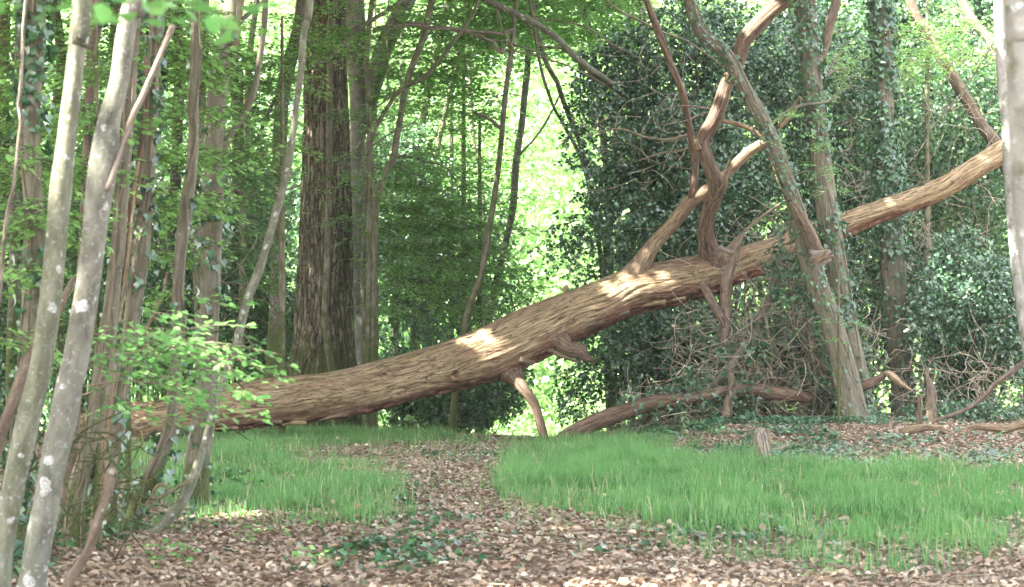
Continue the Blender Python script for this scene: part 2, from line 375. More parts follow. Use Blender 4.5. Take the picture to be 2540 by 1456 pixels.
def place_sprays(pos, az, scale, tl=SPR, tilt=.18):
    LV, SV = [], []
    which = rng.integers(0, len(tl), len(pos))
    for k, (lv, lf, sv, sf) in enumerate(tl):
        i = np.where(which == k)[0]
        if not len(i): continue
        a = az[i]; n = len(i); p = rng.normal(size=n) * tilt - .12; rl = rng.normal(size=n) * tilt * 1.3
        X = np.stack([np.cos(a) * np.cos(p), np.sin(a) * np.cos(p), np.sin(p)], -1)
        Y = nrm(np.stack([-np.sin(a), np.cos(a), rl], -1)); Z = nrm(np.cross(X, Y)); Y = np.cross(Z, X)
        R = np.stack([X, Y, Z], 1) * np.broadcast_to(scale, (len(pos),))[i][:, None, None]
        for (tv, tf, dst) in ((lv, lf, LV), (sv, sf, SV)):
            V = np.einsum('vj,njk->nvk', tv, R) + pos[i][:, None]
            dst.append((V.reshape(-1, 3), (tf[None] + (np.arange(n) * len(tv))[:, None, None]).reshape(-1, 4)))
    a = cat(LV); b = cat(SV); return (a[0], a[1]), (b[0], b[1])
def blob(n, spec, clump=1.1, thr=.42, shell=.0):
    """points filling an ellipsoid bush unevenly (clumps and gaps)"""
    u, v, d, ru, rv, rd = spec
    c = P(u, v, d); k = d / F; out = []; m = 0
    while m < n:
        q = rng.normal(size=(n * 2, 3)); q = q / np.linalg.norm(q, axis=1)[:, None] * (rng.random(n * 2) ** .42)[:, None]
        p = c + q * np.array([ru * k, rd, rv * k])
        f = fbm(p * clump + u * .37, 3)
        rr = np.linalg.norm(q, axis=1)
        p = p[(f - .28 * ss(.55, 1.0, rr) + rng.random(len(p)) * .12) > thr - .04]
        out.append(p); m += len(p)
    return np.vstack(out)[:n]
def above(p, e=.02): return p[p[:, 2] > gh(p[:, 0], p[:, 1]) + e]

# ------------------------------------------------------------------ ground
GX = np.unique(np.concatenate([np.linspace(-400, -14, 30), np.arange(-14, 16, .14), np.linspace(16, 400, 30)]))
GY = np.unique(np.concatenate([np.linspace(-60, 6, 20), np.arange(6, 47, .14), np.linspace(47, 140, 90), np.linspace(142, 900, 30)]))
PG = [[(430, 1080), (600, 1066), (900, 1060), (1100, 1066), (1250, 1098), (1180, 1106), (1000, 1096), (900, 1104), (760, 1112), (640, 1112), (430, 1120)],
      [(300, 1105), (640, 1122), (720, 1150), (900, 1165), (965, 1190), (1000, 1225), (1010, 1285), (900, 1312), (700, 1312), (560, 1290), (500, 1306), (420, 1240), (300, 1190)],
      [(1300, 1112), (1500, 1082), (1760, 1112), (1900, 1150), (2100, 1166), (2300, 1172), (2560, 1172), (2560, 1395), (2200, 1425), (1900, 1405), (1790, 1385), (1740, 1340), (1560, 1312), (1430, 1285), (1300, 1250), (1235, 1205), (1250, 1150)]]
def inpoly(u, v, poly):
    r = np.zeros(u.shape, bool); n = len(poly)
    for i in range(n):
        (x0, y0), (x1, y1) = poly[i], poly[(i + 1) % n]
        if y0 == y1: continue
        c = ((y0 > v) != (y1 > v)) & (u < (x1 - x0) * (v - y0) / (y1 - y0) + x0); r ^= c
    return r
def gmask(x, y, ju=0, jv=0):
    """where grass grows: three swards, with ragged edges"""
    p = np.stack([x, y, gh(x, y)], -1); y = np.maximum(y, 1)
    p[..., 1] = np.maximum(p[..., 1], 1)
    u, v = proj(p)
    q = np.stack([x * 1.4, y * .9, 0 * x + 3.3], -1); n1 = fbm(q, 3) - .5; n2 = fbm(q + 31, 3) - .5
    u = u + n1 * 150 + ju; v = v + n2 * 50 * np.clip(30 / y, .5, 2) + jv * np.clip(26 / y, .6, 1.6)
    m = np.zeros(x.shape, bool)
    for k in PG: m |= inpoly(u, v, k)
    return m & (p[..., 1] > 5)
X, Y = np.meshgrid(GX, GY); Z = gh(X, Y)
gm = sum(gmask(X, Y, rng.normal(size=X.shape) * 55, rng.normal(size=X.shape) * 30).astype(float) for _ in range(10)) / 10
nx, ny = len(GX), len(GY); ii = np.arange(nx * ny).reshape(ny, nx)
GF = np.stack([ii[:-1, :-1], ii[:-1, 1:], ii[1:, 1:], ii[1:, :-1]], -1).reshape(-1, 4)
m, n = newmat('leaf_mould_soil')
g = N(n, 'ShaderNodeNewGeometry'); pos = g.outputs['Position']
vo = N(n, 'ShaderNodeTexVoronoi'); vo.inputs['Scale'].default_value = 17; L(n, pos, vo.inputs['Vector'])
wn = N(n, 'ShaderNodeSeparateColor'); L(n, vo.outputs['Color'], wn.inputs[0])
col = ramp(n, wn.outputs[0], [(0, (.07, .045, .03)), (.3, (.12, .08, .055)), (.6, (.19, .13, .09)), (.85, (.27, .19, .14)), (1, (.36, .28, .22))])
col = mixc(n, ramp(n, noise(n, pos, 3, 4), [(.4, BW(0)), (.65, BW(.7))]), col, (.07, .045, .03))
at = N(n, 'ShaderNodeAttribute', attribute_name='grass')
col = mixc(n, math_(n, 'MULTIPLY', at.outputs['Fac'], .85), col, (.05, .10, .03))
sp = N(n, 'ShaderNodeSeparateXYZ'); L(n, pos, sp.inputs[0])
far = ramp(n, math_(n, 'DIVIDE', math_(n, 'SUBTRACT', sp.outputs[1], 44), 10, True), [(0, BW(0)), (1, BW(1))])
fc = ramp(n, noise(n, pos, 1.5, 5), [(.35, (.10, .20, .04)), (.65, (.25, .40, .11))])
col = mixc(n, far, col, fc)
b = N(n, 'ShaderNodeBsdfPrincipled'); b.inputs['Roughness'].default_value = .9; L(n, col, b.inputs['Base Color'])
bm = N(n, 'ShaderNodeBump'); bm.inputs['Strength'].default_value = .8; bm.inputs['Distance'].default_value = .03
L(n, wn.outputs[1], bm.inputs['Height']); L(n, bm.outputs[0], b.inputs['Normal'])
o = N(n, 'ShaderNodeOutputMaterial'); L(n, b.outputs[0], o.inputs[0]); M['ground'] = m
tag(obj('ground', np.stack([X, Y, Z], -1).reshape(-1, 3), GF, M['ground'], attrs={'grass': gm.ravel()}), 'forest floor of brown leaf mould running into the wood', kind='structure')

# grass blades -----------------------------------------------------
def in_frame(x, y, e=800):
    u = 1270 + F * x / np.maximum(y, 1); return (u > -e) & (u < 2540 + e)
def grass(name, label, n, x0, x1, y0, y1, cond, hm, wm, mat):
    x = rng.uniform(x0, x1, n); y = rng.uniform(y0, y1, n)
    k = in_frame(x, y) & gmask(x, y, rng.normal(size=n) * 85, rng.normal(size=n) * 34) & cond(x, y); x, y = x[k], y[k]
    cl = fbm(np.stack([x * 2.2, y * 2.2, 0 * x], -1), 3)
    k = rng.random(len(x)) < ss(.36, .62, cl) * .92 + .08; x, y, cl = x[k], y[k], cl[k]
    core = gmask(x, y, rng.normal(size=len(x)) * 30, rng.normal(size=len(x)) * 14); k = core | (rng.random(len(x)) < .35); x, y, cl, core = x[k], y[k], cl[k], core[k]
    vv_ = proj(np.stack([x, y, gh(x, y)], -1))[1]; k = rng.random(len(x)) < 1 - .8 * ss(1220, 1390, vv_); x, y, cl, core = x[k], y[k], cl[k], core[k]
    n = len(x); h = hm * rng.uniform(.35, 1.2, n) * (.1 + 1.7 * cl) * np.where(core, 1, .6); wd = wm * rng.uniform(.7, 1.3, n)
    p = np.stack([x, y, gh(x, y) - .01], -1); a = rng.uniform(0, 6.283, n); t = rng.uniform(0, 6.283, n)
    s = np.stack([np.cos(a), np.sin(a), 0 * a], -1); bd = np.stack([np.cos(t), np.sin(t), 0 * t], -1)
    ln = (rng.random(n) ** 1.6 * .75)[:, None]; up = np.array([0, 0, 1.])
    q1 = p + up * (h * .55)[:, None] + bd * ln * h[:, None] * .25
    q2 = p + up * (h * (1 - .35 * ln[:, 0] ** 1.5))[:, None] + bd * ln * h[:, None] * .95
    V = np.stack([p - s * wd[:, None] * .5, p + s * wd[:, None] * .5, q1 + s * wd[:, None] * .42, q1 - s * wd[:, None] * .42, q2], 1).reshape(-1, 3)
    o_ = np.arange(n) * 5
    tag(obj(name, V, [np.stack([o_, o_ + 1, o_ + 2, o_ + 3], -1), np.stack([o_ + 3, o_ + 2, o_ + 4], -1)], mat), label, 'grass', kind='stuff')
left = lambda x, y: proj(np.stack([x, y, gh(x, y)], -1))[0] < 1232 
grass('grass', 'green grass left of the leafy path under the fallen trunk', 380000, -9.5, 1.5, 18, 43, left, .165, .009, M['grass'])
grass('grass', 'wide sward of green grass right of the leafy path', 600000, -1.5, 11, 15, 40, lambda x, y: ~left(x, y), .205, .009, M['grass'])

n = 15000; x = rng.uniform(-9, 9, n); y = rng.uniform(15, 42, n); k = in_frame(x, y) & gmask(x, y, rng.normal(size=n) * 60, rng.normal(size=n) * 36) & (fbm(np.stack([x * 1.3, y * 1.3, 0 * x + 8], -1), 2) > .5); x, y = x[k], y[k]; n = len(x)
a = rng.uniform(0, 6.28, n); h = rng.uniform(.10, .30, n); p = np.stack([x, y, gh(x, y)], -1); s_ = np.stack([np.cos(a), np.sin(a), 0 * a], -1); b_ = np.stack([-np.sin(a), np.cos(a), 0 * a], -1) * rng.uniform(.1, .8, n)[:, None]
V = np.stack([p - s_ * .006, p + s_ * .006, p + s_ * .005 + b_ * h[:, None] * .3 + np.array([0, 0, .6]) * h[:, None], p - s_ * .005 + b_ * h[:, None] * .3 + np.array([0, 0, .6]) * h[:, None], p + b_ * h[:, None] + np.array([0, 0, .95]) * h[:, None]], 1).reshape(-1, 3)
o_ = np.arange(n) * 5
M['tuft'] = leafmat('pale_grass_stem', [(.12, .22, .06), (.24, .34, .12), (.36, .40, .18), (.48, .46, .30)], .5, .4, (.3, .42, .15), .3)
tag(obj('grass_tufts', V, [np.stack([o_, o_ + 1, o_ + 2, o_ + 3], -1), np.stack([o_ + 3, o_ + 2, o_ + 4], -1)], M['tuft']), 'taller pale grass stems standing out of the green swards', 'grass', kind='stuff')
# fallen leaves ----------------------------------------------------
n = 700000
x = rng.uniform(-13, 13, n); y = 12 + 33.5 * rng.random(n) ** .85
k = in_frame(x, y, 900); x, y = x[k], y[k]
k = ~gmask(x, y, rng.normal(size=len(x)) * 50, rng.normal(size=len(x)) * 26) | (rng.random(len(x)) < .25); x, y = x[k], y[k]
n = len(x); p = np.stack([x, y, gh(x, y) + rng.uniform(0, .035, n)], -1)
a = rng.uniform(0, 6.283, n); dr = np.stack([np.cos(a), np.sin(a), rng.normal(size=n) * .28], -1)
nn = np.stack([rng.normal(size=n) * .3, rng.normal(size=n) * .3, np.ones(n)], -1)
LEAFC = (HEX[0] * np.array([1, 1, 1.7]), HEX[1])
V, Fq = leaves(p, dr, nn, (.022 + .06 * rng.random(n) ** 1.7), LEAFC, rng.uniform(.7, 1.1, n))
tag(obj('leaf_litter', V, Fq, M['litter']), 'brown and tan fallen leaves carpeting the path and floor', 'leaf litter', kind='stuff')
# scattered brighter low weeds and ground ivy ----------------------
def ground_leaves(name, label, spots, mat, tm, sz, hmax, catn, size_j=.35):
    PP = []
    for (u, v, ru, rv, k) in spots:
        uu = u + rng.normal(size=k) * ru * .5; vv = v + rng.normal(size=k) * rv * .5
        vv = np.maximum(vv, 905); dd = np.full(k, 30.)
        for it in range(12):
            q = P(uu, vv, dd); hgt = gh(q[:, 0], q[:, 1]); dd = (CZ - hgt) * dd / np.maximum(CZ - q[:, 2], .01); dd = np.clip(dd, 5, 60)
        q = P(uu, vv, dd); q[:, 2] = gh(q[:, 0], q[:, 1]) + rng.uniform(.01, hmax, k); PP.append(q)
    p = np.vstack(PP); f = fbm(p * np.array([2.5, 2.5, 0]) + 9, 2); p = p[f + rng.random(len(p)) * .12 > .56]
    n = len(p); a = rng.uniform(0, 6.28, n)
    V, Fq = leaves(p, np.stack([np.cos(a), np.sin(a), rng.normal(size=n) * .3], -1), np.stack([rng.normal(size=n) * .4, rng.normal(size=n) * .4 - .25, np.ones(n)], -1), sz * rng.uniform(1 - size_j, 1 + size_j, n), tm)
    tag(obj(name, V, Fq, M[mat]), label, catn, kind='stuff')
ground_leaves('ground_ivy', 'dark ivy creeping over the bank beneath the standing trees', [(2000, 1050, 300, 40, 8000), (1750, 1078, 260, 22, 3000), (2350, 1085, 300, 40, 1500), (1980, 1108, 260, 24, 1500), (1780, 1052, 240, 22, 2600)], 'ivy', IVY, .07, .14, 'ivy')
ground_leaves('ground_ivy', 'dark ivy clumps among the leaves on the near path', [(960, 1380, 260, 55, 420), (1110, 1300, 110, 30, 200), (1070, 1350, 300, 60, 240), (1820, 1310, 160, 50, 420), (1150, 1130, 200, 24, 900), (1020, 1240, 120, 50, 500), (1700, 1360, 300, 40, 260)], 'ivy', IVY, .065, .06, 'ivy')
ground_leaves('ground_ivy', 'ivy clumps round the feet of the leaning coppice stems', [(150, 1300, 180, 90, 900), (330, 1290, 160, 60, 700), (230, 1230, 180, 60, 600), (560, 1215, 130, 40, 450), (30, 1400, 120, 80, 400)], 'ivy', IVY, .065, .16, 'ivy')
ground_leaves('low_weeds', 'bright green seedlings scattered over the leafy floor', [(420, 1400, 120, 30, 60), (760, 1400, 60, 22, 40), (2100, 1430, 100, 14, 50), (350, 1150, 160, 50, 160), (2250, 1180, 300, 60, 200), (2000, 1075, 200, 20, 100), (650, 1330, 260, 30, 140)], 'beechn', HEX, .05, .12, 'weeds')

n = 1500; x = rng.uniform(-9, 9, n); y = rng.uniform(13, 41, n); k = in_frame(x, y); x, y = x[k], y[k]; n = len(x)
a = rng.uniform(0, 6.28, n); ln = rng.uniform(.08, .5, n); r0 = rng.uniform(.002, .006, n)[:, None]
p0 = np.stack([x, y, gh(x, y) + rng.uniform(.01, .06, n)], -1); x1 = x + np.cos(a) * ln; y1 = y + np.sin(a) * ln
p1 = np.stack([x1, y1, gh(x1, y1) + rng.uniform(.01, .10, n)], -1)
V, Fq = sticks(p0, p1, r0, r0 * .5)
tag(obj('fallen_twigs', V, Fq, M['vine'], attrs={'bk': V}), 'small dead twigs strewn over the leaves and grass', 'twigs', kind='stuff')
p_ = np.stack([rng.uniform(-8, 9, 4000), rng.uniform(15, 41, 4000)], -1); p_ = p_[gmask(p_[:, 0], p_[:, 1])]; n = len(p_); p_ = np.column_stack([p_, gh(p_[:, 0], p_[:, 1]) + rng.uniform(.02, .10, n)])
V, Fq = leaves(p_, rdir(n) * [1, 1, .4], rng.normal(size=(n, 3)) * .5 + [0, 0, 1], rng.uniform(.03, .08, n), LEAFC, .9)
tag(obj('leaf_litter', V, Fq, M['litter']), 'dead leaves caught up in the green grass', 'leaf litter', kind='stuff')
# ------------------------------------------------------------------ generic tree
def ivy_on(t, dens, s0=0, s1=1e9, size=.07, seed=1, off=.05, thr=.40, tm=IVY):
    S, Nn = t['S'], t['Nn']; ns = len(S) // len(t['s']); ss_ = np.repeat(t['s'][-1] - t['s'], ns)
    k = np.where((ss_ >= s0) & (ss_ <= s1))[0]
    area = max(.01, 2 * np.pi * t['r'].mean() * (min(s1, t['s'][-1]) - s0)); n = int(dens * area * 9)
    i = rng.choice(k, n); p = S[i] + Nn[i] * rng.uniform(.005, off, n)[:, None] + rng.normal(size=(n, 3)) * .03
    f = fbm(p * np.array([1.7, 1.7, 1.1]) + seed, 2); m_ = f + rng.random(n) * .15 > thr + .07; p, nr = p[m_], Nn[i][m_]; n = len(p)
    d = rng.normal(size=(n, 3)) * .5 + np.array([0, 0, -1.]) + nr * .3
    return leaves(p, d, nr + rng.normal(size=(n, 3)) * .35 + [0, 0, .3], size * rng.uniform(.6, 1.3, n), tm)
def vines_on(t, k, seed, r=.008):
    out = []
    r_ = np.random.default_rng(seed); c, T, s = t['c'], t['T'], t['s']
    for j in range(k):
        a0 = r_.uniform(3.6, 6.0); st = max(1, len(c) // 26); idx = np.arange(0, len(c), st)
        fr = t['Nn'].reshape(len(c), -1, 3); ns = fr.shape[1]; pts = []
        sf = t['S'].reshape(len(c), -1, 3)
        want = nrm(np.array([math.cos(a0), -abs(math.sin(a0)) - .4, 0.]))
        for i in idx:
            q = want + np.array([math.sin(i * .13 + j * 2 + seed) * .5, 0, 0]); b_ = int(np.argmax(fr[i] @ q))
            pts.append(sf[i, b_] + fr[i, b_] * r * .8)
        out.append(tube(pts, np.full(len(pts), r * r_.uniform(.5, 1.2)), .08, 6, seed=seed + j, wob=.015))
    return join(out)
DS = {'pole': [(.010, 6, 1.8, 'n')], 'pole2': [(.010, 6, 1.8, 'n')], 'horn': [(.014, 4, 1.0, 'n'), (.006, 14, 2, 'n')], 'slim': [(.010, 5, 1.5, 'n')],
      'birch': [(.02, 3, .8, 'n')], 'darkl': [(.018, 5, 1.5, 'n')], 'oak': [(.04, 2.0, .5, 'n'), (.05, 9, 1.1, 'ridge')],
      'dead': [(.05, 2.4, .6, 'n'), (.020, 12, .9, 'ridge'), (.012, 26, 3, 'n')], 'red': [(.014, 6, 1.5, 'n'), (.006, 18, 3, 'ridge')],
      'tan': [(.010, 8, 2, 'n')], 'pale': [(.010, 8, 2, 'n')], 'brown': [(.010, 8, 3, 'n')], 'twig': [], 'twigd': []}
CAN = []
def tree(name, label, d, pts, mat='horn', root=True, up=10.5, branches=(), ivy=None, vines=0, spr=None, cat_='tree', group=None, flare=1.35, seg=None, ns=None, sprmat='beech', sprt=SPR, twigs=True, jag=0, partname='trunk'):
    """pts run from the top of what shows down to the foot; the foot goes into the ground, the top on up into the canopy"""
    seed = abs(hash_(label)) % 97
    p, r = dpts(pts, d)
    if root:
        e = p[-1] - p[-2]; e = e / np.linalg.norm(e)
        if e[2] > -.3: e = nrm(np.array([e[0], e[1], -.8]))
        q = p[-1].copy(); k = 0
        while q[2] > gh(q[0], q[1]) - .12 and k < 400: q = q + e * .03; k += 1
        if k < 8: p[-1] = q; r[-1] *= flare
        else: p = np.vstack([p, q]); r = np.append(r, r[-1] * flare)
    if up and p[0][2] < up:
        e = nrm(p[0] - p[1]); e[2] = max(e[2], .35); e = nrm(e * np.array([.7, .7, 1])); 
        h = up - p[0][2]; q1 = p[0] + e * h * .5; q2 = q1 + nrm(e * np.array([.6, .6, 1])) * h * .6
        p = np.vstack([q2, q1, p]); r = np.concatenate([[r[0] * .45, r[0] * .75], r])
    t = thing(name, label, cat_, (p[-1][0], p[-1][1], float(gh(p[-1][0], p[-1][1]))), group)
    rm = r.mean(); tb = tube(p, r, seg or max(.05, rm * .5), ns or int(np.clip(rm * 130, 8, 60)), DS[mat], seed, jag=jag)
    tobj(partname, tb, mat, t)
    for bi, br in enumerate(branches):
        bp, brd = dpts(br['p'], br.get('d', d)); bm_ = br.get('m', mat)
        tt = tube(bp, brd, br.get('seg', max(.03, brd.mean() * .6)), int(np.clip(brd.mean() * 150, 7, 30)), [(min(a, brd.mean() * .35), b_, c_, k_) for a, b_, c_, k_ in DS[bm_]], seed + bi + 1, jag=br.get('jag', 0))
        o_ = tobj(br.get('n', 'branch'), tt, bm_, t)
        if br.get('label'): o_['label'] = br['label']
    if ivy:
        parts = [ivy_on(tb, *a) if isinstance(a, tuple) else ivy_on(tb, a) for a in ivy]
        V, Fq, _ = cat(parts); obj('ivy', V, Fq, M['ivy'], t)
    if vines: tobj('vine', vines_on(tb, vines, seed), 'twig', t)
    if spr: crown(t, spr, sprmat, sprt)
    t['_'] = 0; del t['_']
    return t, tb
def hash_(s):
    h = 7
    for ch in s: h = (h * 131 + ord(ch)) % 1000003
    return h
def crown(t, spec, mat='beech', tl=SPR, name='foliage', twigs=True):
    """spec: list of (u, v, d, ru, rv, rd, count, scale)"""
    LP, SP_ = [], []
    for (u, v, d, ru, rv, rd, k, s) in spec:
        p = above(blob(k, (u, v, d, ru, rv, rd), .8, .40))
        # bunch the sprays into loose horizontal tiers
        p[:, 2] = p[:, 2] * .35 + .65 * (np.round(p[:, 2] / .42 + .3 * vn(p * .5)) * .42) 
        p = above(p)
        l_, s_ = place_sprays(p, rng.uniform(0, 6.283, len(p)), rng.uniform(.6, 1.2, len(p)) * s, tl)
        LP.append(l_); SP_.append(s_)
    a = cat(LP); b_ = cat(SP_)
    obj(name, a[0], a[1], M[mat], t)
    obj('twig', b_[0], b_[1], M['twigd'], t, attrs={'bk': b_[0]})
def bush(name, label, specs, mat, tm, size, group=None, cat_='bush', stem=True, stems=26, clump=1.1, thr=.46, droop=-.3, upn=.9):
    c = P(specs[0][0], specs[0][1], specs[0][2])
    t = thing(name, label, cat_, (c[0], c[1], float(gh(c[0], c[1]))), group)
    pp = []
    for s in specs: pp.append(above(blob(int(s[6] / 7), s[:6], clump, thr)))
    tw = np.vstack(pp); n0 = len(tw)                                   # twig tips, each with a handful of leaves
    td = rng.normal(size=(n0, 3)) * .7 + nrm(tw - c) * .8 + [0, 0, droop]; td = nrm(td)
    L_ = 7; pos = (tw[:, None] + td[:, None] * (np.arange(L_) / L_ * .26)[None, :, None]).reshape(-1, 3); pos = pos + rng.normal(size=pos.shape) * .02
    dr = np.repeat(td, L_, 0) * .6 + rng.normal(size=pos.shape) * .6
    nn = rng.normal(size=pos.shape) * .55 + [0, -.5, upn]
    V, Fq = leaves(pos, dr, nn, size * rng.uniform(.65, 1.25, len(pos)), tm)
    sv, sf = sticks(tw, tw + td * .27, .0035, .0015)
    obj('foliage', V, Fq, M[mat], t)
    obj('twig', sv, sf, M['twigd'], t, attrs={'bk': sv})
    if stem:
        ts = []; foot = np.array([c[0], c[1], float(gh(c[0], c[1])) - .1])
        for j in range(stems):
            e = tw[rng.integers(n0)]; f0 = foot + np.array([rng.normal() * .35, rng.normal() * .35, 0])
            f0[2] = gh(f0[0], f0[1]) - .1
            if e[2] < f0[2] + .4: continue
            mid = f0 * .5 + e * .5 + np.array([0, 0, .3]) + rng.normal(size=3) * .25
            ts.append(tube([f0, mid, e], [rng.uniform(.018, .04), .014, .004], .15, 6, seed=j))
        if ts: tobj('stem', join(ts), 'slim', t)
    return t

# ------------------------------------------------------------------ the fallen tree
LD = lambda u: 37.2 + (u - 300) / 2200 * 4.0           # the trunk runs slightly away from us to the right
LOG = [(165, 1084, 86), (235, 1070, 100), (310, 1054, 110), (400, 1040, 96), (480, 1025, 100), (550, 1013, 108), (635, 1001, 117), (735, 992, 119), (835, 980, 117), (935, 958, 118), (1035, 930, 115),
       (1135, 902, 122), (1235, 868, 134), (1320, 826, 132), (1400, 790, 122), (1480, 757, 112), (1570, 722, 112), (1670, 700, 112), (1745, 682, 104), (1845, 652, 80), (1905, 632, 74), (2000, 592, 66),
       (2095, 556, 60), (2180, 523, 54), (2255, 499, 55), (2330, 468, 54), (2405, 426, 52), (2485, 374, 52), (2560, 330, 50), (2660, 290, 40)]
lp = [(u, v, w_, LD(u)) for u, v, w_ in LOG]
pp, rr = dpts(lp, 37)
lt = tube(pp, rr, .022, 150, [], 5, jag=.3)
nv = len(lt['S']); bq = lt['bk'][:nv].copy(); bw = bq + .10 * np.stack([vn(bq * 1.6) - .5, vn(bq * 1.6 + 9) - .5, 0 * bq[:, 0]], -1)
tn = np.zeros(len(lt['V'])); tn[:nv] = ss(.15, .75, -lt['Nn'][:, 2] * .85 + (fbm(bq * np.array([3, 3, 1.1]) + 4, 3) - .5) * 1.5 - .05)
dr_ = .04 * (fbm(bw * [2.4, 2.4, .6], 3) * 2 - 1)
r1 = 1 - np.abs(2 * fbm(bw * [13, 13, .55], 3) - 1) * 2.4; dr_ += .009 * r1
cr = ss(.06, .0, np.abs(fbm(bw * [9, 9, .35] + 31, 3) - .5)); dr_ -= .022 * cr * (1 - tn[:nv])
dr_ += tn[:nv] * (.05 * (ss(.45, .55, fbm(bw * [8, 8, 1.6] + 11, 3)) - .5) + .03 * (fbm(bq * [20, 20, 5], 2) - .5))
lt['V'][:nv] += lt['Nn'] * dr_[:, None]; tn[:nv] = np.maximum(tn[:nv], 0)
# knots, pits and torn ribs standing out of the trunk surface
def bump_at(V, c, rad, amt, ring=False):
    dd = np.linalg.norm(V - c, axis=1) / rad; k = dd < 1.6
    ax = np.array([0, -1., 0]); f = np.exp(-(dd ** 2) * 2.2) * amt
    if ring: f = (np.exp(-((dd - .75) ** 2) * 16) - .9 * np.exp(-(dd ** 2) * 6)) * amt
    V[k] += f[k][:, None] * ax
Vl = lt['V']
for (u, v, rad, am, ring) in [(955, 932, .09, .05, 1), (1128, 928, .12, .06, 1), (1325, 812, .10, .06, 0), (745, 968, .12, .05, 0), (1515, 740, .14, .10, 0), (790, 995, .10, .04, 1), (640, 1030, .2, .06, 0)]:
    c_ = P(u, v, LD(u) - .38); bump_at(Vl, c_, rad, am, ring)
org = P(300, 1100, 37.3)
log = thing('fallen_tree', 'huge bare fallen trunk leaning across the path from lower left to upper right', 'fallen tree', org)
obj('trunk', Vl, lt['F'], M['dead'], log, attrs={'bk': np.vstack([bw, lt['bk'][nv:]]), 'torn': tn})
def lbranch(nm, p, m_, seed, label=None, d=38.5, jag=0, seg=.03, ns=22, amp=1, par=log):
    a, b_ = dpts(p, d); t_ = tube(a, b_, seg, ns, [(x_ * amp, y_, z_, k_) for x_, y_, z_, k_ in DS[m_]], seed, jag=jag)
    o_ = tobj(nm, t_, m_, par)
    if label: o_['label'] = label
    return t_
lbranch('branch', [(1548, 716, 84, 39.5), (1582, 668, 56, 39.42), (1622, 607, 36), (1671, 552, 34), (1706, 507, 36), (1738, 482, 34), (1775, 456, 27), (1805, 428, 25), (1830, 403, 27), (1862, 374, 26), (1903, 350, 24)], 'tan', 11, 'tan bare limb slanting up from the trunk and snapped off at its tip', 39.3, .08)
lbranch('branch', [(1716, 492, 22), (1722, 440, 19), (1723, 400, 18), (1716, 350, 17), (1705, 285, 17), (1690, 220, 18), (1666, 165, 17), (1645, 110, 17), (1620, 45, 16), (1600, -15, 15), (1575, -90, 12), (1560, -170, 6)], 'red', 12, 'long thin red-brown limb curving up and left', 39.25)
lbranch('branch', [(1776, 695, 84, 39.85), (1768, 646, 62, 39.72), (1753, 600, 42, 39.5), (1749, 565, 38, 39.3), (1760, 520, 38, 39.1), (1774, 482, 40, 38.9), (1772, 445, 38, 38.7), (1756, 402, 36), (1742, 365, 35), (1745, 340, 34), (1768, 305, 36), (1788, 255, 35), (1800, 215, 32), (1818, 180, 32), (1834, 140, 36), (1846, 100, 38), (1880, 60, 40), (1910, 30, 36), (1960, -6, 32), (2030, -60, 26), (2100, -140, 12)], 'red', 13, 'thick twisting red-brown limb rising in a double bend', 38.6)
lbranch('spur', [(1778, 492, 22, 38.8), (1796, 462, 16), (1803, 432, 11), (1812, 398, 5)], 'red', 14, None, 38.5)
lbranch('knot', [(1733, 372, 20), (1728, 357, 16), (1727, 345, 9)], 'tan', 33, None, 38.45)
lbranch('branch', [(1245, 855, 100, 39), (1258, 900, 84, 38.9), (1268, 926, 60, 38.8), (1284, 946, 36, 38.7), (1304, 970, 25), (1325, 1003, 23), (1337, 1040, 22), (1346, 1075, 22), (1354, 1112, 20), (1356, 1125, 18)], 'red', 15, 'pinkish-brown dead limb propping the trunk on the grass', 38.6)
lbranch('spur', [(1290, 892, 14), (1315, 897, 9), (1328, 899, 6)], 'red', 16, None, 38.5)
lbranch('stub', [(1305, 812, 90, 39.1), (1355, 838, 66, 39.0), (1388, 848, 56, 38.9), (1408, 864, 38), (1436, 872, 38), (1450, 886, 22), (1466, 892, 9)], 'red', 17, 'short splintered stub under the trunk', 38.8, .22, amp=2.2)
lbranch('splinter', [(1360, 868, 12), (1398, 884, 10), (1440, 900, 5)], 'red', 18, None, 38.65, .04)
lbranch('stub', [(1395, 722, 12), (1402, 714, 10), (1408, 708, 8)], 'dead', 19, None, 38.9, amp=.2)
for k, (u, v, du, dv, w_) in enumerate([(340, 1092, -40, 12, 16), (330, 1100, -25, 10, 14), (420, 1078, -60, 8, 14), (700, 1046, -70, 8, 12), (760, 1048, -60, 6, 10), (1560, 772, -60, 22, 14), (1650, 748, -70, 14, 14), (1480, 802, -60, 24, 12), (1700, 740, -60, 12, 12), (1440, 778, 60, -14, 9), (590, 1062, -60, 4, 10), (860, 1030, -70, 14, 9)]):
    lbranch('torn_bark', [(u, v, w_), (u + du * .5, v + dv * .5 - 3, w_ * .9), (u + du, v + dv, w_ * .3)], 'red' if k % 2 else 'dead', 40 + k, None, LD(u) - .34, .03, .03, 9, .5)
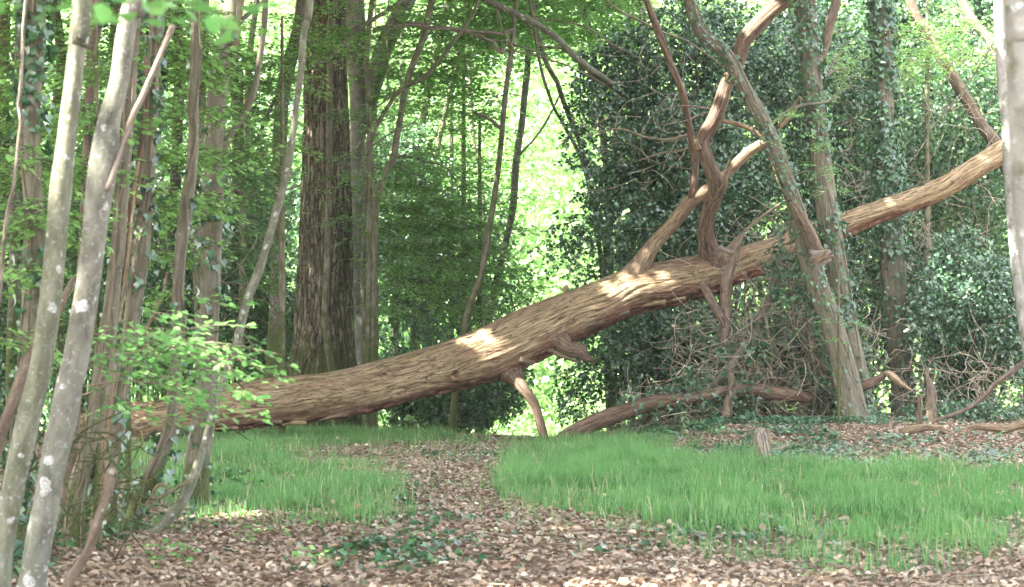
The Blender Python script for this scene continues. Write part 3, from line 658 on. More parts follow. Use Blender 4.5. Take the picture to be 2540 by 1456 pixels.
# broken limbs hung up on and around the fallen tree
def stick(name, label, pts, m_, d, cat_='dead branch', jag=0, subs=(), ns=12, seg=.04, part='stem', group=None):
    a, b_ = dpts(pts, d); t = thing(name, label, cat_, a[-1], group)
    tt = tube(a, b_, seg, ns, [(min(x_, b_.mean() * .3), y_, z_, k_) for x_, y_, z_, k_ in DS[m_]], hash_(label) % 91, jag=jag)
    tobj(part, tt, m_, t)
    for i, (nm, q, m2, d2) in enumerate(subs):
        a2, b2 = dpts(q, d2 or d); tobj(nm, tube(a2, b2, seg, max(6, ns - 3), [(min(x_, b2.mean() * .3), y_, z_, k_) for x_, y_, z_, k_ in DS[m2]], i + 3, jag=jag * .5), m2, t)
    return t
stick('broken_branch', 'forked grey-brown snag hanging down in front of the fallen trunk', [(1797, 856, 16), (1798, 820, 26), (1800, 770, 30), (1800, 728, 30), (1806, 680, 26), (1818, 645, 24), (1822, 622, 26), (1832, 600, 16), (1842, 578, 8)], 'brown', 38.0, jag=.05,
      subs=[('prong', [(1792, 790, 24), (1768, 752, 22), (1752, 722, 20), (1740, 702, 16)], 'brown', 37.95), ('prong', [(1820, 628, 16), (1800, 622, 14), (1784, 612, 10)], 'pale', 37.95), ('prong', [(1795, 812, 10), (1782, 780, 8), (1770, 755, 5)], 'red', 37.9)])
stick('broken_branch', 'pale bare limb lit by the sun, hanging behind the leaning ivy tree', [(1792, 300, 9), (1830, 308, 12), (1865, 322, 13), (1893, 342, 12), (1905, 372, 13), (1917, 402, 17), (1932, 438, 17), (1944, 470, 12)], 'tan', 39.4, jag=.05)
stick('broken_branch', 'short splintered tan limb lodged above the snapped limb, beside the ivy trunk', [(1932, 316, 16), (1955, 288, 18), (1972, 265, 18), (1988, 242, 14)], 'tan', 39.2, jag=.08)
stick('broken_branch', 'brown broken stem leaning against the upper right of the ivy trunk', [(2035, 155, 16), (2047, 110, 24), (2055, 70, 26), (2068, 25, 26), (2078, -10, 24), (2100, -80, 18)], 'brown', 40, jag=.03)
stick('broken_branch', 'dark brown rotten limb ending in a pale gnarled knot on the ivy tree', [(1966, 505, 16), (1985, 540, 28), (2010, 580, 30), (2024, 612, 30), (2034, 632, 34)], 'red', 36.9,
      subs=[('knot', [(2010, 622, 8), (2022, 632, 24), (2040, 630, 20), (2060, 622, 8)], 'pale', 36.8), ('knot', [(2008, 646, 6), (2020, 640, 18), (2042, 642, 22), (2068, 634, 7)], 'brown', 36.75), ('knot', [(2020, 658, 5), (2028, 646, 14), (2044, 634, 16), (2052, 618, 6)], 'tan', 36.7), ('knot', [(2030, 660, 4), (2046, 650, 12), (2062, 644, 5)], 'pale', 36.72)])
stick('fallen_branch', 'long red-brown log lying low behind the grass, rising to the right', [(1385, 1098, 24), (1400, 1084, 34), (1440, 1064, 38), (1490, 1042, 40), (1550, 1020, 40), (1620, 1000, 38), (1700, 992, 30), (1790, 972, 28), (1850, 966, 36), (1905, 972, 36), (1960, 980, 32), (2010, 988, 24)], 'red', 37.75, 'fallen log', .06, ns=26, seg=.04, part='log')
stick('old_vine', 'thick twisted grey vine stem climbing from the low log to the hanging ivy', [(1560, 1052, 12), (1620, 1034, 18), (1680, 1008, 22), (1740, 975, 24), (1778, 946, 22), (1812, 912, 24), (1838, 872, 22), (1868, 838, 26), (1886, 780, 24), (1918, 722, 24), (1930, 650, 20), (1938, 590, 12)], 'horn', 38.3, 'vine')
stick('standing_stake', 'short pale bare post standing beneath the forked snag', [(1812, 925, 14), (1816, 965, 20), (1806, 1005, 26), (1801, 1045, 28), (1804, 1066, 34)], 'brown', 37.5, 'dead stem', .05)
stick('dead_stem', 'slim grey stem slanting through the tangle left of the ivy trunk', [(1948, 620, 10), (1962, 700, 12), (1968, 780, 20), (1985, 850, 26), (2005, 915, 22), (2010, 985, 20), (2028, 1025, 14)], 'brown', 38.6, 'dead stem')
stick('dead_stem', 'thin bare stem forking down to the ivy bank left of the ivy trunk', [(1990, 760, 8), (2003, 830, 12), (2028, 890, 12), (2040, 940, 13), (2048, 1000, 11), (2052, 1030, 12)], 'brown', 38.2, 'dead stem')
stick('fallen_branch', 'weathered wavy branch lying on the leaves at the right edge', [(2232, 1072, 18), (2262, 1066, 20), (2300, 1060, 18), (2335, 1066, 18), (2368, 1082, 24), (2395, 1074, 22), (2412, 1060, 14), (2450, 1060, 17), (2492, 1064, 20), (2520, 1056, 22), (2575, 1042, 22)], 'tan', 34.3, 'dead branch', .05, ns=16, seg=.03,
      subs=[('twig', [(2236, 1072, 8), (2228, 1085, 7), (2218, 1100, 6), (2214, 1108, 4)], 'pale', None)])
stick('broken_branch', 'upright rust-brown broken stick behind the wavy branch', [(2278, 978, 6), (2281, 1000, 12), (2280, 1030, 14), (2282, 1060, 14)], 'red', 34.6, jag=.03)
stick('broken_branch', 'curled pale splinter of wood jutting from the dark hollow', [(2186, 926, 6), (2204, 926, 16), (2216, 936, 20), (2234, 950, 15), (2250, 962, 8), (2264, 970, 2)], 'tan', 37.2, subs=[('stub', [(2130, 962, 20), (2152, 954, 26), (2176, 942, 20), (2196, 930, 10)], 'red', 37.35)])
stick('tree_stump', 'small pointed pale stump among the ivy left of the holly', [(2302, 915, 3), (2301, 938, 12), (2309, 965, 24), (2308, 1010, 30), (2312, 1062, 34)], 'brown', 37.4, 'stump', .0)
stick('tree_stump', 'short grey rotten post standing at the edge of the grass', [(1888, 1062, 22), (1886, 1078, 34), (1892, 1110, 34), (1899, 1145, 36), (1902, 1166, 38)], 'pale', 29.3, 'stump', .07, subs=[('splinter', [(1904, 1128, 10), (1906, 1090, 12), (1902, 1064, 7)], 'tan', None)], ns=16, seg=.03)
stick('wood_chip', 'pale flat flake of bark on the ivy right of the grey post', [(1915, 1112, 8), (1930, 1114, 16), (1945, 1108, 14), (1955, 1103, 5)], 'pale', 31.2, 'wood chip')
stick('fallen_branch', 'thin dark bent branch crossing the bushes at the right edge', [(2300, 1050, 6), (2390, 1018, 9), (2440, 985, 12), (2470, 950, 12), (2510, 922, 13), (2560, 880, 13)], 'brown', 36.8)
stick('fallen_branch', 'thin stick lying in the grass at lower left', [(200, 1382, 4), (250, 1408, 5), (300, 1440, 6), (330, 1462, 7)], 'twig', 14.4)
stick('fallen_branch', 'thin dark stick lying in the grass at the right', [(2285, 1210, 3), (2330, 1190, 5), (2380, 1165, 5), (2420, 1142, 3)], 'twigd', 27.5)
stick('fallen_branch', 'tiny upright twig at the far end of the leafy path', [(1104, 1078, 3), (1100, 1090, 5), (1094, 1100, 7)], 'twigd', 38)
stick('fallen_branch', 'looping pinkish stick snagged between the two leaning left stems', [(462, 1196, 8), (440, 1210, 8), (415, 1224, 9), (392, 1236, 10), (372, 1240, 9), (362, 1246, 8), (372, 1258, 8), (395, 1268, 7)], 'tan', 17.6)
stick('fallen_branch', 'small hooked stick curling up by the ivied leaning stem', [(372, 1242, 6), (384, 1212, 7), (398, 1200, 8), (412, 1206, 8), (416, 1222, 6)], 'tan', 17.8)

# ------------------------------------------------------------------ near left coppice
tree('coppice_pole', 'tall smooth grey pole with white lichen, second from the left edge', 12.0, [(205, -20, 48), (198, 50, 48), (190, 130, 47), (178, 230, 47), (162, 370, 48), (150, 480, 53), (140, 600, 52), (127, 728, 54), (110, 860, 55), (97, 930, 57), (78, 1010, 60), (62, 1078, 62), (45, 1150, 60), (30, 1228, 58), (12, 1320, 60), (-2, 1400, 66), (-12, 1500, 80)], 'pole', cat_='tree', ns=26)
tree('coppice_pole', 'thick pale pole thickly blotched with white lichen, with a broken side limb', 12.5, [(352, -80, 44), (338, -10, 44), (322, 30, 46), (308, 110, 47), (296, 200, 48), (270, 300, 58), (256, 400, 74), (242, 500, 68), (230, 600, 60), (218, 700, 60), (203, 800, 62), (188, 890, 64), (170, 960, 66), (158, 1028, 70), (140, 1110, 70), (126, 1178, 66), (110, 1278, 68), (96, 1350, 68), (84, 1430, 72), (78, 1500, 90)], 'pole2', ns=30,
     branches=[dict(n='branch', label='pale side limb broken off at its tip', m='pale', jag=.04, d=12.45, p=[(262, 470, 20), (280, 435, 18), (296, 385, 18), (315, 330, 17), (330, 285, 18), (350, 245, 17), (370, 200, 17), (390, 155, 17), (410, 108, 16), (430, 60, 16)])])
stick('climbing_stem', 'thin pale wavy stem hanging at the left edge', [(-4, 760, 9), (2, 700, 9), (6, 650, 9), (12, 580, 10), (20, 520, 10), (32, 470, 10), (40, 410, 10), (46, 350, 9), (52, 300, 9), (46, 260, 9), (50, 220, 9), (54, 160, 8), (58, 60, 7), (70, -60, 6)], 'pale', 13, 'sapling')
tree('ivied_tree', 'dark ivy-wrapped trunk behind the leftmost poles', 16, [(92, -20, 52), (88, 60, 50), (85, 130, 46), (78, 230, 44), (76, 330, 44), (78, 430, 46), (84, 530, 48), (84, 640, 50), (80, 728, 52), (76, 850, 54), (62, 1000, 56), (48, 1130, 60), (38, 1240, 66)], 'horn', ivy=[(60, 0, 99, .075, 3)], vines=2)
tree('slender_tree', 'narrow dark trunk at the top left corner', 21, [(44, -20, 20), (50, 60, 22), (46, 130, 20), (44, 300, 20), (36, 500, 22), (34, 728, 24), (28, 900, 24), (22, 1150, 28)], 'darkl')
tree('slender_tree', 'trunk seen between the two tall lichen poles', 19, [(245, -20, 32), (240, 60, 30), (228, 130, 26), (222, 260, 26), (218, 400, 28), (212, 560, 28), (200, 728, 30), (190, 900, 34), (178, 1080, 38), (168, 1235, 44)], 'brown', ivy=[(14, 0, 99, .07, 8)])
tree('leaning_sapling', 'leaning stem with brown knots crossing behind the leftmost pole', 14.5, [(186, 690, 16), (160, 738, 18), (132, 800, 20), (95, 850, 24), (72, 890, 30), (55, 930, 30), (38, 985, 34), (16, 1040, 28), (0, 1090, 28), (-20, 1160, 30), (-40, 1250, 34)], 'brown', up=0)
tree('slender_tree', 'grey trunk with peeling reddish strips, right of the thick lichen pole', 18, [(392, -20, 36), (386, 100, 36), (378, 200, 36), (370, 330, 38), (364, 440, 42), (356, 540, 44), (348, 640, 44), (334, 740, 44), (322, 830, 42), (310, 910, 40), (296, 990, 38), (287, 1080, 38), (278, 1160, 38), (270, 1262, 42)], 'horn', vines=3, ivy=[(30, 0, 5, .07, 4)],
     branches=[dict(n='peeling_strip', m='red', d=17.8, label='bare reddish strip of wood', p=[(362, 140, 8), (364, 200, 12), (360, 290, 14), (350, 360, 14), (343, 430, 14), (330, 490, 15), (320, 540, 15), (308, 600, 15), (300, 670, 15), (291, 728, 14), (284, 810, 12)]), dict(n='peeling_strip', m='tan', d=17.75, p=[(345, 400, 9), (332, 480, 9), (326, 560, 8), (316, 650, 9), (308, 720, 10), (296, 800, 7)])])
tree('dark_trunk', 'dark ivied trunk hidden behind the peeling trunk', 20, [(372, 60, 50), (366, 200, 52), (352, 300, 52), (334, 420, 46), (318, 560, 44), (300, 700, 44), (285, 820, 44), (268, 960, 46), (255, 1100, 48), (240, 1210, 52)], 'darkl', ivy=[(90, 0, 99, .08, 12)])
tree('coppice_tree', 'grey stem hugged by twisting vines, low between the poles', 17, [(296, 560, 36), (286, 660, 38), (276, 760, 40), (266, 850, 44), (256, 920, 46), (246, 985, 46), (232, 1060, 44), (220, 1110, 42), (205, 1160, 48), (190, 1215, 52), (186, 1275, 54)], 'horn', vines=4, up=9)
tree('coppice_tree', 'pale split stem standing beside the vine-hugged stem', 17.3, [(280, 900, 20), (272, 970, 24), (266, 1020, 26), (258, 1080, 26), (250, 1150, 26), (246, 1210, 28), (242, 1250, 30)], 'tan', up=0, jag=.05)
tree('cut_stub', 'brown leaning stub with a bright snapped-off top, near lower left', 12.4, [(278, 1168, 27), (274, 1190, 27), (262, 1235, 26), (246, 1280, 25), (234, 1320, 25), (220, 1362, 26), (202, 1395, 28), (178, 1430, 30), (160, 1475, 34)], 'brown', up=0, jag=.03, cat_='stub', branches=[dict(n='cut_face', m='pale', d=12.38, p=[(279, 1163, 20), (278, 1172, 26), (277, 1178, 25)], jag=.015)])
tree('ivied_tree', 'leaning grey stem cloaked in ivy at its foot, left of the forked trunk', 18.5, [(482, 180, 22), (480, 260, 24), (480, 350, 26), (474, 430, 32), (464, 500, 36), (456, 570, 36), (446, 650, 32), (441, 740, 32), (440, 840, 34), (436, 930, 32), (428, 1020, 34), (415, 1085, 36), (396, 1135, 40), (372, 1188, 44), (346, 1240, 46), (328, 1290, 52)], 'horn', ivy=[(50, 0, 1.1, .08, 5), (10, 1, 9, .07, 5)], vines=2)
tree('forked_tree', 'mossy grey-green trunk forking high on the left, rooted at the edge of the grass', 21.6, [(575, 40, 44), (562, 110, 46), (548, 180, 48), (538, 260, 50), (532, 350, 50), (530, 430, 50), (528, 520, 50), (524, 620, 50), (522, 700, 50), (520, 780, 48), (516, 860, 50), (513, 940, 54), (510, 1010, 58), (502, 1070, 60), (494, 1120, 62), (487, 1180, 64), (483, 1262, 70)], 'horn', ivy=[(34, 3, 99, .08, 2), (14, 0, 3, .08, 2)], vines=1, ns=34,
     branches=[dict(n='branch', m='horn', p=[(552, 380, 22), (572, 332, 18), (596, 300, 16), (615, 265, 16), (632, 215, 16), (642, 160, 17), (652, 90, 16), (658, 20, 15), (662, -60, 12)]), dict(n='branch', m='tan', label='sunlit bare limb at the fork', p=[(572, 150, 22), (582, 90, 24), (592, 40, 20), (600, -10, 18), (615, -90, 12)]), dict(n='branch', m='pole', p=[(425, 275, 14), (455, 240, 14), (480, 215, 14), (515, 165, 13), (545, 120, 12), (590, 60, 12), (640, 15, 12), (680, -20, 10)])])
tree('leaning_sapling', 'slender tan stem sweeping up from a curved mossy foot', 18, [(772, -30, 20), (762, 40, 19), (752, 100, 18), (746, 180, 17), (734, 270, 18), (724, 350, 18), (712, 420, 18), (695, 490, 19), (675, 560, 19), (658, 620, 20), (640, 678, 22), (614, 738, 21), (598, 800, 20), (584, 860, 19), (566, 910, 19), (545, 968, 20), (530, 1020, 21), (514, 1080, 22), (499, 1130, 24), (478, 1190, 26), (452, 1245, 26), (415, 1290, 27), (382, 1318, 24), (352, 1338, 18)], 'pole', root=True, flare=1.0, ns=16)
# ------------------------------------------------------------------ middle distance trees
tree('oak_tree', 'massive old oak trunk with deeply furrowed bark and a mossy foot', 46, [(806, -40, 92), (806, 60, 96), (806, 200, 100), (807, 350, 108), (808, 500, 116), (807, 620, 124), (805, 728, 130), (804, 800, 136), (803, 860, 146), (801, 905, 160), (800, 960, 180), (798, 1010, 198), (797, 1050, 215)], 'oak', ns=150, seg=.05, vines=3, cat_='oak', flare=1.05, up=12)
tree('sapling_tree', 'slim mossy sapling growing straight up against the big oak', 44, [(824, -20, 17), (820, 100, 17), (818, 200, 16), (817, 330, 15), (816, 470, 15), (813, 600, 16), (809, 700, 16), (806, 770, 16), (812, 840, 18), (822, 905, 20), (832, 1000, 24), (836, 1060, 26)], 'slim', spr=[(850, 290, 44, 80, 14, .6, 12, .7), (840, 420, 44, 70, 50, .6, 18, .6), (830, 540, 44, 60, 40, .5, 10, .6), (830, 120, 44, 90, 70, .8, 26, .7)], sprmat='beechd')
tree('beech_tree', 'pale grey beech trunk blotched white, forking beside the oak', 48, [(880, -20, 46), (880, 60, 52), (884, 140, 56), (890, 210, 50), (890, 280, 44), (886, 350, 42), (886, 430, 42), (888, 520, 40), (890, 620, 38), (892, 728, 34), (896, 800, 32), (898, 880, 34), (900, 1000, 40), (900, 1065, 46)], 'birch', branches=[dict(n='branch', label='broad grey fork leaning to the right', m='birch', p=[(905, 330, 30), (918, 260, 36), (930, 200, 42), (948, 130, 46), (975, 70, 44), (1005, 10, 42), (1040, -60, 36), (1080, -160, 26)])], ns=30)
tree('sapling_tree', 'second slim trunk just right of the pale beech, reaching the top edge', 45, [(926, -20, 14), (916, 60, 14), (910, 150, 15), (914, 240, 14), (918, 300, 13), (910, 400, 13), (906, 500, 13), (902, 600, 13), (900, 700, 14), (905, 800, 16), (908, 900, 18), (910, 1060, 26)], 'slim')
tree('leaning_tree', 'crooked slim trunk with a mossy yellow-green foot below the fallen log', 44, [(1076, -20, 18), (1062, 40, 18), (1048, 100, 18), (1028, 150, 17), (1014, 190, 16), (1003, 235, 16), (994, 290, 16), (984, 340, 17), (976, 390, 18), (960, 420, 16), (946, 455, 17), (936, 505, 16), (930, 560, 17), (926, 640, 18), (928, 728, 18), (930, 830, 20), (926, 920, 22), (920, 1000, 26), (917, 1062, 32)], 'slim')
tree('lichen_tree', 'dark trunk flecked with white lichen left of the oak', 42, [(750, -20, 26), (742, 60, 30), (728, 120, 34), (712, 180, 36), (700, 250, 36), (694, 350, 36), (692, 450, 34), (690, 560, 34), (690, 650, 36), (689, 728, 38), (687, 800, 40), (684, 880, 44), (680, 960, 48), (676, 1060, 54)], 'darkl', ns=26)
tree('sapling_tree', 'slim trunk rising behind the log to the left of the bright glade', 44, [(1285, -30, 12), (1275, 50, 13), (1268, 130, 14), (1258, 200, 14), (1250, 270, 14), (1244, 340, 14), (1238, 400, 14), (1228, 475, 15), (1213, 570, 16), (1202, 640, 16), (1188, 700, 17), (1172, 740, 18), (1158, 790, 20), (1150, 840, 20), (1138, 920, 20), (1128, 990, 20), (1124, 1066, 22)], 'slim', branches=[dict(p=[(1244, 320, 9), (1220, 300, 9), (1205, 290, 11), (1188, 284, 10), (1178, 280, 5)], m='slim')])
tree('sapling_tree', 'grey trunk in front of the bright glade with a side branch to the right', 50, [(1330, -30, 17), (1322, 40, 17), (1312, 110, 17), (1307, 180, 17), (1300, 250, 17), (1294, 310, 17), (1284, 370, 18), (1278, 430, 19), (1274, 500, 19), (1264, 560, 17), (1252, 610, 17), (1240, 660, 17), (1228, 710, 18), (1215, 780, 20), (1200, 900, 22), (1190, 1040, 24)], 'pole', branches=[dict(p=[(1282, 395, 7), (1300, 372, 6), (1325, 345, 5), (1350, 310, 6), (1372, 270, 5), (1388, 235, 4)], m='slim')])
tree('arching_tree', 'lichened branch arching down from the top centre into the holly', 42, [(1175, -40, 18), (1210, 2, 16), (1235, 14, 17), (1262, 26, 16), (1290, 40, 16), (1320, 54, 16), (1350, 72, 16), (1385, 98, 16), (1410, 124, 17), (1440, 152, 18), (1472, 178, 18, 42.5), (1500, 195, 16, 43.2), (1560, 250, 15, 44.8), (1620, 340, 16, 45), (1660, 480, 18, 45), (1690, 650, 20, 45), (1700, 900, 24, 45), (1705, 1050, 28, 45)], 'pole', up=0,
     branches=[dict(p=[(1232, 14, 8), (1242, 60, 7), (1258, 95, 7), (1272, 120, 6)], m='slim'), dict(p=[(1300, 46, 4), (1340, 110, 4), (1390, 120, 5), (1420, 140, 5)], m='brown')])
tree('slender_tree', 'dark thin trunk slanting across the bright glade, the left one of the pair', 46, [(1300, -60, 8), (1318, 20, 8), (1330, 100, 8), (1340, 160, 8), (1350, 200, 8), (1362, 235, 8), (1375, 270, 8), (1396, 305, 9), (1415, 340, 9), (1432, 372, 10), (1450, 420, 10), (1480, 560, 12), (1500, 760, 14), (1510, 1030, 16)], 'slim')
tree('slender_tree', 'dark thin trunk slanting across the bright glade, the right one of the pair', 47, [(1310, -60, 10), (1330, 60, 11), (1346, 130, 12), (1362, 170, 12), (1380, 200, 12), (1394, 240, 12), (1408, 280, 12), (1424, 320, 12), (1440, 360, 12), (1460, 440, 13), (1500, 600, 14), (1530, 1030, 18)], 'slim')
tree('slender_tree', 'dark trunk in the haze of leaves above the left of the holly', 52, [(1440, -40, 18), (1450, 20, 18), (1460, 70, 18), (1468, 120, 16), (1476, 170, 18), (1486, 250, 17), (1496, 340, 17), (1510, 500, 18), (1520, 900, 22)], 'darkl', branches=[dict(p=[(1470, 110, 6), (1490, 80, 5), (1505, 50, 4), (1512, 30, 3)], m='slim'), dict(p=[(1466, 90, 5), (1490, 40, 5), (1496, 0, 4)], m='slim')])
tree('leaning_tree', 'slim trunk leaning left among bright leaves at the upper centre', 56, [(1180, -40, 15), (1166, 10, 15), (1152, 60, 15), (1140, 120, 15), (1128, 180, 14), (1112, 240, 14), (1100, 300, 14), (1088, 350, 15), (1080, 420, 16), (1070, 600, 18), (1060, 900, 20)], 'slim')
tree('slender_tree', 'grey-green trunk among bright leaves behind the crooked slim trunk', 58, [(1125, -40, 20), (1108, 30, 20), (1092, 90, 18), (1078, 150, 18), (1066, 210, 18), (1054, 270, 18), (1044, 320, 19), (1036, 420, 20), (1030, 700, 22), (1024, 950, 24)], 'slim')
tree('slender_tree', 'straight pale trunk deep in the wood right of the beech fork', 62, [(1000, -30, 14), (998, 60, 14), (996, 150, 14), (995, 260, 14), (990, 380, 15), (986, 600, 17), (980, 900, 20)], 'pole')
tree('hanging_branch', 'dark slim branch curving down from the top towards the beech', 43, [(1192, -20, 9), (1180, 20, 9), (1160, 55, 9), (1135, 90, 10), (1110, 122, 10), (1085, 155, 10), (1062, 182, 11), (1030, 203, 11), (1008, 214, 11), (988, 228, 11), (970, 252, 11), (950, 285, 11), (936, 310, 10), (925, 340, 8), (918, 420, 9), (916, 600, 12), (912, 900, 14), (910, 1050, 14)], 'slim', up=0, branches=[dict(p=[(970, 248, 5), (962, 200, 5), (960, 120, 5), (962, 40, 4), (966, -40, 4)], m='slim')], cat_='tree')
stick('fallen_branch', 'long lichened branch lying slantwise across the oak and beech', [(560, 520, 6), (610, 400, 8), (645, 330, 10), (665, 280, 10), (690, 235, 10), (715, 208, 9), (745, 188, 9), (775, 168, 9), (805, 150, 10), (835, 125, 11), (860, 97, 11), (885, 72, 11), (915, 55, 11), (945, 36, 10), (975, 16, 9), (1002, -6, 8), (1050, -60, 6)], 'pole', 40.5, 'hung-up branch')
stick('fallen_branch', 'pale dead branch caught level in the treetops right of the beech', [(925, 77, 12), (950, 68, 12), (985, 66, 11), (1010, 60, 12), (1040, 60, 14), (1052, 68, 12), (1085, 70, 11), (1120, 71, 11), (1150, 76, 10), (1180, 79, 9), (1215, 80, 9), (1240, 84, 9), (1262, 77, 9), (1278, 72, 7)], 'pale', 43.5, 'hung-up branch',
      subs=[('branch', [(1168, 76, 9), (1190, 86, 8), (1205, 96, 8), (1226, 105, 9), (1228, 116, 10), (1238, 128, 10), (1248, 128, 9), (1252, 116, 6), (1258, 104, 5)], 'pale', None), ('twig', [(1175, 90, 6), (1215, 98, 6), (1260, 106, 5), (1310, 122, 5), (1355, 134, 3)], 'slim', None)])
stick('fallen_branch', 'thin forked dead twig slanting up right of the beech trunk', [(926, 272, 4), (945, 258, 5), (965, 240, 5), (980, 222, 3)], 'pale', 46, 'twig')
stick('fallen_branch', 'thin pale twig slanting across the dark bushes right of the beech', [(925, 362, 4), (955, 340, 5), (985, 322, 4), (1010, 312, 4), (1035, 296, 3)], 'pale', 46, 'twig')
stick('arched_dead_twigs', 'arching bare grey branch drooping over the dark bushes', [(975, 392, 7), (1000, 388, 7), (1030, 392, 7), (1050, 402, 7), (1080, 405, 6), (1110, 420, 5), (1130, 450, 4), (1138, 490, 3)], 'pale', 47, 'dead branch', subs=[('twig', [(925, 420, 4), (970, 415, 5), (1010, 425, 5), (1045, 437, 4)], 'pale', None), ('twig', [(1052, 402, 5), (1040, 378, 4), (1022, 356, 4)], 'twig', None), ('twig', [(1090, 408, 4), (1125, 430, 4), (1160, 470, 3), (1172, 540, 2)], 'twig', None), ('twig', [(1050, 404, 4), (1052, 460, 3), (1045, 540, 3), (1052, 590, 2)], 'twig', None)])
stick('fallen_branch', 'thin pale branch reaching right across the left bushes towards the lichen-flecked trunk', [(558, 520, 4), (600, 505, 5), (640, 493, 5), (680, 480, 6), (720, 468, 6), (746, 458, 4)], 'pale', 43, 'twig')
stick('leaning_stick', 'pale crooked stick leaning behind the left stems above the log', [(338, 862, 5), (350, 840, 7), (372, 800, 8), (390, 760, 9), (404, 730, 9), (412, 690, 8), (425, 650, 6)], 'tan', 24, 'dead branch')
for k, (u0, lab, w_, dd) in enumerate([(440, 'faint trunk in deep shade left of the forked trunk', 26, 50), (600, 'faint grey trunk deep in the wood right of the forked trunk', 22, 52), (640, 'slim distant trunk behind the leaning tan stem', 16, 56), (300, 'distant dark trunk glimpsed between left poles', 24, 48), (140, 'distant trunk glimpsed right of the leftmost pole', 26, 50), (10, 'dim trunk at the very left edge', 30, 40), (500, 'mossy distant trunk seen just left of the forked trunk', 26, 38), (1545, 'dim trunk standing behind the upper left of the holly', 14, 60), (1190, 'faint distant trunk left of the bright glade', 12, 72), (1600, 'thin trunk left of the long thin red-brown limb', 16, 52)]):
    x_ = rng.uniform(-25, 25); tree('distant_tree', lab, dd, [(u0 + x_, -30, w_), (u0 + x_ * .7 + rng.normal() * 12, 150, w_), (u0 + x_ * .3 + rng.normal() * 14, 330, w_ * 1.02), (u0 + rng.normal() * 14, 500, w_ * 1.1), (u0 - x_ * .3, 800, w_ * 1.2), (u0 - x_ * .3, 1040, w_ * 1.4)], ['darkl', 'slim', 'horn', 'pole'][k % 4])
# ------------------------------------------------------------------ right-hand trees
tree('ivied_tree', 'straight ivy-hung trunk in the centre right, meeting the leaning tree at its foot', 38, [(1996, -20, 50), (2004, 80, 50), (2010, 150, 50), (2020, 250, 50), (2030, 350, 52), (2042, 450, 56), (2052, 520, 58), (2064, 600, 58), (2076, 680, 58), (2090, 760, 54), (2105, 840, 54), (2122, 920, 58), (2136, 1000, 62), (2146, 1058, 72)], 'horn', ivy=[(40, 0, 99, .085, 6, .09)], vines=6, ns=34)
tree('leaning_tree', 'grey tree leaning left across the twisted limb, mossy at the foot', 37.3, [(1690, -60, 28), (1708, -5, 30), (1716, 25, 32), (1728, 55, 34), (1745, 88, 34), (1775, 112, 33), (1803, 138, 34), (1825, 178, 36), (1842, 212, 36), (1862, 246, 36), (1884, 282, 38), (1903, 322, 38), (1924, 370, 38), (1942, 420, 40), (1960, 475, 40), (1978, 530, 44), (1994, 590, 48), (2010, 655, 52), (2036, 728, 54), (2062, 800, 56), (2080, 860, 58), (2095, 920, 62), (2108, 980, 68), (2118, 1030, 76), (2122, 1062, 90)], 'horn', up=0, ivy=[(18, 0, 99, .08, 9)], vines=4, ns=34,
     branches=[dict(p=[(1900, 320, 10), (1940, 285, 9), (1985, 262, 8), (2040, 255, 7), (2080, 240, 5)], m='pole')])
tree('ivied_tree', 'tall ivied trunk standing behind the right end of the fallen trunk', 41.9, [(2184, -20, 46), (2187, 80, 46), (2190, 160, 48), (2194, 260, 48), (2197, 350, 48), (2202, 450, 50), (2208, 530, 54), (2212, 610, 60), (2218, 700, 62), (2225, 790, 58), (2230, 860, 54), (2238, 930, 58), (2244, 1010, 68)], 'horn', ivy=[(60, 3.2, 99, .095, 14, .13), (12, 0, 3.4, .09, 3)], vines=3, ns=30)
tree('leaning_tree', 'brown flaking trunk leaning left at the upper right', 45.5, [(2238, -50, 22), (2258, 5, 24), (2285, 62, 27), (2320, 122, 28), (2350, 168, 28), (2382, 222, 30), (2412, 272, 30), (2440, 318, 30), (2466, 352, 34), (2500, 420, 36), (2530, 520, 38), (2550, 700, 40), (2560, 1020, 44)], 'brown', up=0)
tree('birch_tree', 'sunlit white-blotched trunk just left of the blurred right-edge trunk', 36.2, [(2478, -20, 26), (2480, 60, 27), (2484, 150, 28), (2490, 230, 30), (2498, 310, 30), (2502, 380, 30), (2505, 450, 28), (2510, 540, 26), (2518, 650, 26), (2540, 800, 30), (2566, 950, 34), (2580, 1050, 38)], 'birch', cat_='tree')
tree('near_trunk', 'sunlit out-of-focus trunk filling the right edge', 9, [(2536, -60, 90), (2540, 0, 90), (2542, 100, 88), (2545, 200, 88), (2550, 350, 88), (2556, 480, 88), (2566, 560, 88), (2578, 640, 90), (2592, 760, 92), (2600, 1000, 96), (2604, 1400, 100), (2606, 1700, 110)], 'birch', ns=34)
tree('leaning_tree', 'thin dark trunk leaning in the top right corner', 47, [(2370, -40, 20), (2395, 15, 20), (2420, 60, 22), (2450, 95, 22), (2480, 140, 22), (2530, 230, 24), (2580, 500, 28), (2600, 1000, 34)], 'horn', up=0)
stick('fallen_branch', 'thin bare branch rising slantwise towards the top right', [(2300, 330, 4), (2340, 285, 5), (2385, 230, 5), (2420, 178, 5), (2450, 130, 5), (2470, 100, 4)], 'pole', 43, 'twig')
stick('fallen_branch', 'pale forked twig between the two ivied trunks at the right', [(2048, 190, 6), (2070, 175, 6), (2095, 168, 4)], 'pale', 40.5, 'twig', subs=[('twig', [(2052, 188, 5), (2070, 150, 4), (2095, 125, 3)], 'pale', None)])
